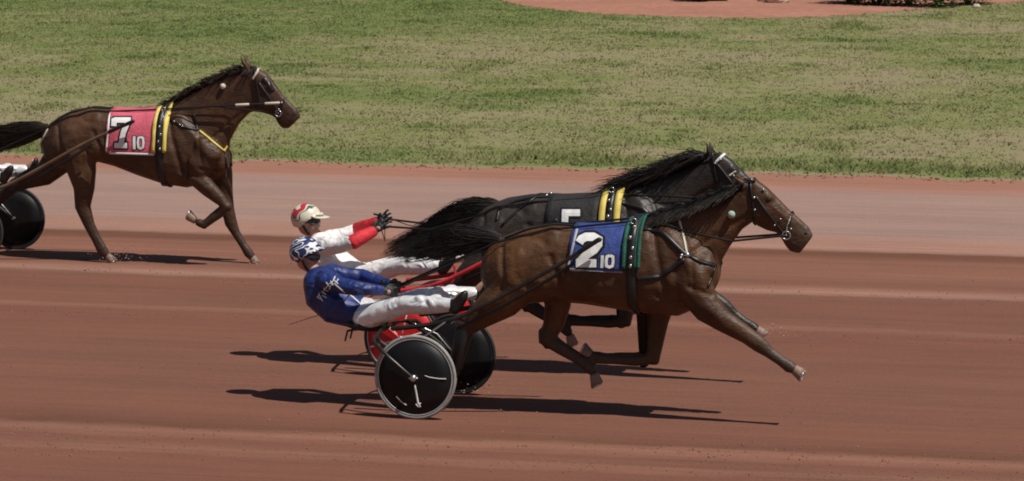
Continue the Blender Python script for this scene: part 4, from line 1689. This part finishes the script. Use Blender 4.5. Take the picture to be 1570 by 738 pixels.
# dirt service path beyond the grass
m_path, nt, bs = ground_nodes('path_dirt')
geo = nt.nodes.new('ShaderNodeNewGeometry')
pos = geo.outputs['Position']
f1 = noise(nt, mapping(nt, pos, (.4, .8, 1)), 1.0, 5)
f2 = noise(nt, pos, 5, 6, .7)
c = ramp(nt, f1, [(.3, (.33, .15, .10)), (.7, (.42, .2, .14))])
c = mix(nt, 'MULTIPLY', .7, c, ramp(nt, f2, [(.3, .65), (.68, 1.2)]))
nt.links.new(c, bs.inputs['Base Color'])
low = [(700, -22), (735, -8), (775, 3), (820, 11), (870, 17), (940, 22), (1040, 26), (1150, 28), (1260, 26), (1350, 20), (1420, 13), (1500, 6), (1570, 2), (1660, -2)]
lowd = lerp_path(low, 160)
rr = random.Random(4)
near = [ground(x, y + rr.uniform(-1, 1)) for x, y in lowd]
far = [ground(690 + (1700 - 690) * k / 159, -95) for k in range(160)]
mb = MB()
mb.add([(p.x, p.y, 0) for p in near] + [(p.x, p.y, 0) for p in far], [(i, i + 1, 161 + i, 160 + i) for i in range(159)])
o = build(mb, 'dirt_path', m_path, smooth=False)
o['kind'] = 'structure'
path_poly = [(p.x, p.y) for p in near] + [(p.x, p.y) for p in reversed(far)]
pp = np.array(path_poly)


def in_path(x, y):
    inside = np.zeros(len(x), bool)
    j = len(pp) - 1
    for i in range(len(pp)):
        xi, yi = pp[i]
        xj, yj = pp[j]
        cnd = ((yi > y) != (yj > y)) & (x < (xj - xi) * (y - yi) / (yj - yi + 1e-12) + xi)
        inside ^= cnd
        j = i
    return inside


# grass: blades in tufts, one mesh, tone per blade
def vnoise(x, y, s, seed):
    r = np.random.default_rng(seed)
    g = r.random((64, 64))
    u, v = x * s, y * s
    i, j = np.floor(u).astype(int), np.floor(v).astype(int)
    a, b = u - i, v - j
    a, b = a * a * (3 - 2 * a), b * b * (3 - 2 * b)
    G = lambda p, q: g[p % 64, q % 64]
    return (G(i, j) * (1 - a) + G(i + 1, j) * a) * (1 - b) + (G(i, j + 1) * (1 - a) + G(i + 1, j + 1) * a) * b


def fields(x, y):
    ew = Y_EDGE + .10 * np.sin(x * 1.7) + .07 * np.sin(x * 4.1 + 1) + .05 * np.sin(x * 9.3 + 2)
    dist = y - ew
    n1 = vnoise(x, y, .37, 1) * .55 + vnoise(x + .4 * y, y - .3 * x, .9, 4) * .45
    n2 = vnoise(x, y * 1.4, 1.9, 2)
    n3 = vnoise(x + 40, y, .13, 3)
    strip = np.exp(-((dist - 1.1) / .8) ** 2)
    dry = np.exp(-((dist - 5.0) / 3.2) ** 2)
    # right of the picture the plain is drier, left and far it is greener
    lat = x * math.cos(YAW) + y * math.sin(YAW)
    side = np.clip((lat + 6) / 12, 0, 1)
    tone = .3 + .8 * (n1 - .5) + .4 * (n2 - .5) + .5 * (n3 - .5) + .28 * dry + .16 * side - .25 * strip * (n1 > .4)
    tone = np.where(dist < .45, tone + .55 * np.clip((.45 - dist) / .45, 0, 1.3), tone)
    weed = np.clip((vnoise(x + 11, y * .8, 1.3, 7) - .74) / .12, 0, 1)
    bare = np.clip((vnoise(x - 7, y * .7 + 5, .8, 8) - .74) / .15, 0, 1)
    tone = tone - .28 * weed + .16 * bare
    return dist, n1, n2, np.maximum(strip * (n1 > .4), .5 * weed), np.where(dist < .6, np.clip(tone, 0, 1), np.clip(tone, 0, .72))


# infield sheet in the part the lens can see
gxx = np.arange(-48, 22, .3)
gyy = np.concatenate([np.arange(Y_EDGE - .8, Y_EDGE + 3, .12), np.arange(Y_EDGE + 3, Y_EDGE + 75, .35)])
X, Y = np.meshgrid(gxx, gyy, indexing='ij')
dd, a1, a2, st, tn = fields(X, Y)
nI, nJ = X.shape
me = bpy.data.meshes.new('infield')
idx = np.arange(nI * nJ).reshape(nI, nJ)
q = np.stack([idx[:-1, :-1], idx[1:, :-1], idx[1:, 1:], idx[:-1, 1:]], -1).reshape(-1, 4)
me.from_pydata(np.stack([X, Y, np.full_like(X, -.003)], -1).reshape(-1, 3).tolist(), [], q.tolist())
at = me.attributes.new('tone', 'FLOAT', 'POINT')
at.data.foreach_set('value', tn.reshape(-1).astype(np.float32))
o = finish(me, 'infield', turf('infield_turf'), None, smooth=False, shift=False)
o['kind'] = 'structure'

NT = 330000
gx = RNG.uniform(-36, 9, NT)
gyv = Y_EDGE - .25 + (RNG.uniform(0, 1, NT) ** 1.2) * 62
# keep what the lens can nearly see
d = np.stack([gx, gyv], 1)
fw = np.array([-math.sin(YAW), math.cos(YAW)])
rt = np.array([math.cos(YAW), math.sin(YAW)])
dep, lat = d @ fw, d @ rt
keep = (np.abs(lat) < dep * .19 + 2)
dist, n1, n2, strip, tone = fields(gx, gyv)
prob = np.clip(1.05 - 1.0 * tone + .5 * (n2 - .5), .05, 1)
prob = np.where(dist < .35, prob * np.clip((dist + .15) / .5, 0, 1) * (n2 > .35), prob)
keep &= (RNG.random(NT) < prob) & ~in_path(gx, gyv) & (dist > -.15)
gx, gyv, n1, n2, strip, dist, tone = [a[keep] for a in (gx, gyv, n1, n2, strip, dist, tone)]
NT = len(gx)
BL = 3
hgt = (.010 + .022 * RNG.random((NT, BL))) * (.5 + .9 * n2)[:, None]
hgt *= (1 + 1.8 * strip)[:, None]
az = RNG.uniform(0, 2 * math.pi, (NT, BL))
lean = RNG.uniform(.4, 1.6, (NT, BL)) * hgt
la = RNG.uniform(0, 2 * math.pi, (NT, BL))
wd = RNG.uniform(.008, .018, (NT, BL))
bx = gx[:, None] + RNG.normal(0, .04, (NT, BL))
by = gyv[:, None] + RNG.normal(0, .04, (NT, BL))
V = np.zeros((NT, BL, 3, 3), np.float32)
V[:, :, 0, 0] = bx - np.cos(az) * wd
V[:, :, 0, 1] = by - np.sin(az) * wd
V[:, :, 1, 0] = bx + np.cos(az) * wd
V[:, :, 1, 1] = by + np.sin(az) * wd
V[:, :, 2, 0] = bx + np.cos(la) * lean
V[:, :, 2, 1] = by + np.sin(la) * lean
V[:, :, :2, 2] = -.008
V[:, :, 2, 2] = hgt
tone = tone[:, None] + RNG.normal(0, .06, (NT, BL))
NV = NT * BL * 3
me = bpy.data.meshes.new('grass')
me.vertices.add(NV)
me.vertices.foreach_set('co', V.reshape(-1))
me.loops.add(NV)
me.loops.foreach_set('vertex_index', np.arange(NV, dtype=np.int32))
me.polygons.add(NT * BL)
me.polygons.foreach_set('loop_start', np.arange(0, NV, 3, dtype=np.int32))
me.update(calc_edges=True)
at = me.attributes.new('tone', 'FLOAT', 'POINT')
at.data.foreach_set('value', np.repeat(np.clip(tone, 0, 1).reshape(-1), 3).astype(np.float32))
m_gr, nt, bs = ground_nodes('grass_blades', .7)
an = nt.nodes.new('ShaderNodeAttribute')
an.attribute_name = 'tone'
c = ramp(nt, an.outputs['Fac'], [(.0, (.13, .17, .048)), (.35, (.2, .208, .08)), (.6, (.245, .225, .11)), (1.0, (.29, .23, .15))])
nt.links.new(c, bs.inputs['Base Color'])
upn = nt.nodes.new('ShaderNodeCombineXYZ')
upn.inputs[2].default_value = 1.0
ng = nt.nodes.new('ShaderNodeNewGeometry')
avg = mix(nt, 'MIX', .75, ng.outputs['Normal'], upn.outputs[0])
nt.links.new(avg, bs.inputs['Normal'])
tr = nt.nodes.new('ShaderNodeBsdfTranslucent')
nt.links.new(c, tr.inputs[0])
ms = nt.nodes.new('ShaderNodeMixShader')
ms.inputs[0].default_value = .3
nt.links.new(bs.outputs[0], ms.inputs[1])
nt.links.new(tr.outputs[0], ms.inputs[2])
nt.links.new(ms.outputs[0], nt.nodes['Material Output'].inputs[0])
o = finish(me, 'grass', m_gr, None, smooth=False, shift=False)
o['kind'] = 'stuff'

# dirt clods on the track and along the grass edge, one mass
m_cl = mat('clod_dirt', (.25, .115, .075), .95, var=.35, var_scale=3)
mb = MB()
rr = random.Random(9)
ico = [Vector(p).normalized() for p in ((1, 0, 0), (-1, 0, 0), (0, 1, 0), (0, -1, 0), (0, 0, 1), (0, 0, -1))]
icf = [(0, 2, 4), (2, 1, 4), (1, 3, 4), (3, 0, 4), (2, 0, 5), (1, 2, 5), (3, 1, 5), (0, 3, 5)]


def clod(p, r):
    q = Matrix.Rotation(rr.uniform(0, 6), 3, 'Z') @ Matrix.Rotation(rr.uniform(0, 6), 3, 'X')
    mb.add([p + q @ Vector((v.x * r * rr.uniform(.6, 1.4), v.y * r * rr.uniform(.6, 1.4), v.z * r * rr.uniform(.5, 1))) for v in ico], icf)


for k in range(1300):
    py = rr.choice((rr.uniform(400, 738), rr.gauss(450, 6), rr.gauss(697, 8), rr.gauss(723, 6), rr.gauss(512, 3)))
    px = rr.uniform(-30, 1600)
    g = ground(px, py + (px - 1200) * .03)
    if g.y < Y_EDGE - .1:
        clod(Vector((g.x, g.y, .003)), rr.uniform(.004, .011) * (1.6 if rr.random() < .05 else 1))
for k in range(500):
    x = rr.uniform(-22, 4)
    clod(Vector((x, Y_EDGE + edge_wobble(x) + rr.gauss(-.1, .12), .004)), rr.uniform(.008, .03))
o = build(mb, 'dirt_clods', m_cl, smooth=False)
o['kind'] = 'stuff'
# dirt thrown up by the hooves
mb = MB()
for (fr, x, y, l, n, sp) in ((F2, 1186, 512, -.16, 40, .06), (F3, 182, 398, -.14, 60, .09), (F1, 705, 600, -.1, 30, .1), (F3, 397, 406, .16, 30, .06)):
    c0 = fr.m @ fr.at(x, y, l)
    for k in range(n):
        p = c0 + Vector((rr.gauss(-.0, sp * 1.3), rr.gauss(0, sp), abs(rr.gauss(0, sp * .7))))
        if p.z > .004:
            clod(p, rr.uniform(.003, .009))
o = build(mb, 'thrown_dirt', mat('thrown_dirt', (.42, .28, .22), .95, var=.2), smooth=False)
o['kind'] = 'stuff'

# ------------------------------------------------------------------ shrubs and stones beyond the path
m_leaf = mat('shrub_leaf', (.10, .14, .035), .6, var=.45, var_scale=4)
m_stem = mat('shrub_stem', (.1, .07, .045), .9, var=.3)
m_rock = mat('pale_rock', (.5, .42, .34), .9, var=.3, var_scale=3, bump=.8, bump_scale=6)


def shrub(px, py, rad, hgt, label, seed):
    g = ground(px, py)
    r = random.Random(seed)
    root = bpy.data.objects.new('shrub', None)
    COL.objects.link(root)
    root.location = g
    root['label'] = label
    root['category'] = 'shrub'
    root['group'] = 'shrubs beyond the dirt path'
    st = MB()
    ends = []
    for k in range(9):
        a = r.uniform(0, 6.28)
        e = Vector((math.cos(a) * rad * r.uniform(.3, .85), math.sin(a) * rad * r.uniform(.3, .85), hgt * r.uniform(.45, .9)))
        st.chain([Vector((0, 0, -.05)), e * .5 + Vector((0, 0, .08)), e], [.025, .016, .007], 6)
        ends.append(e)
    build(st, 'stem', m_stem, root)
    lf = MB()
    for k in range(2600):
        e = r.choice(ends)
        th, ph = math.acos(r.uniform(-1, 1)), r.uniform(0, 6.28)
        q = r.random() ** .4
        c = Vector((e.x * .75 + rad * .55 * q * math.sin(th) * math.cos(ph), e.y * .75 + rad * .55 * q * math.sin(th) * math.sin(ph), max(.03, e.z * .62 + hgt * .42 * q * math.cos(th))))
        R3 = Matrix.Rotation(r.uniform(0, 6.28), 3, 'Z') @ Matrix.Rotation(r.uniform(-.9, .9), 3, 'X')
        s = r.uniform(.025, .055)
        lf.add([c + R3 @ Vector(v) for v in ((-s, 0, 0), (0, -s * .45, .006), (s, 0, 0), (0, s * .45, .006))], [(0, 1, 2, 3)])
    build(lf, 'crown', m_leaf, root, smooth=False)


for i, (x, y, r_, h_, lb) in enumerate((
        (1066, 2, .45, .55, 'leftmost low dark shrub beyond the dirt path'), (1100, 1, .35, .5, 'small shrub beside the leftmost dark one, beyond the dirt path'),
        (1302, 5, .6, .8, 'first rounded shrub right of the pale stones'), (1345, 7, .7, .9, 'second rounded shrub right of the pale stones'), (1395, 9, .7, 1.0, 'middle shrub of the row at the top right'),
        (1440, 10, .75, .95, 'fourth shrub of the row at the top right'), (1482, 7, .65, .9, 'rightmost shrub of the row at the top right'))):
    shrub(x, y, r_, h_, lb, 20 + i)
for i, (x, y, s, lb) in enumerate(((1192, 4, .28, 'larger pale stone beyond the dirt path'), (1172, 2, .16, 'smaller pale stone left of the larger one'), (1497, 12, .09, 'small white stone at the foot of the right shrub row'))):
    g = ground(x, y)
    mb = MB()
    r = random.Random(40 + i)
    mb.ball(Vector((0, 0, s * .3)), (s, s * .8, s * .6), 7)
    mb.v = [tuple(Vector(v) * r.uniform(.9, 1.1)) for v in mb.v]
    o = build(mb, 'stone', m_rock, smooth=False)
    o.location = g
    o['label'] = lb
    o['category'] = 'stone'
    o['group'] = 'stones beyond the dirt path'
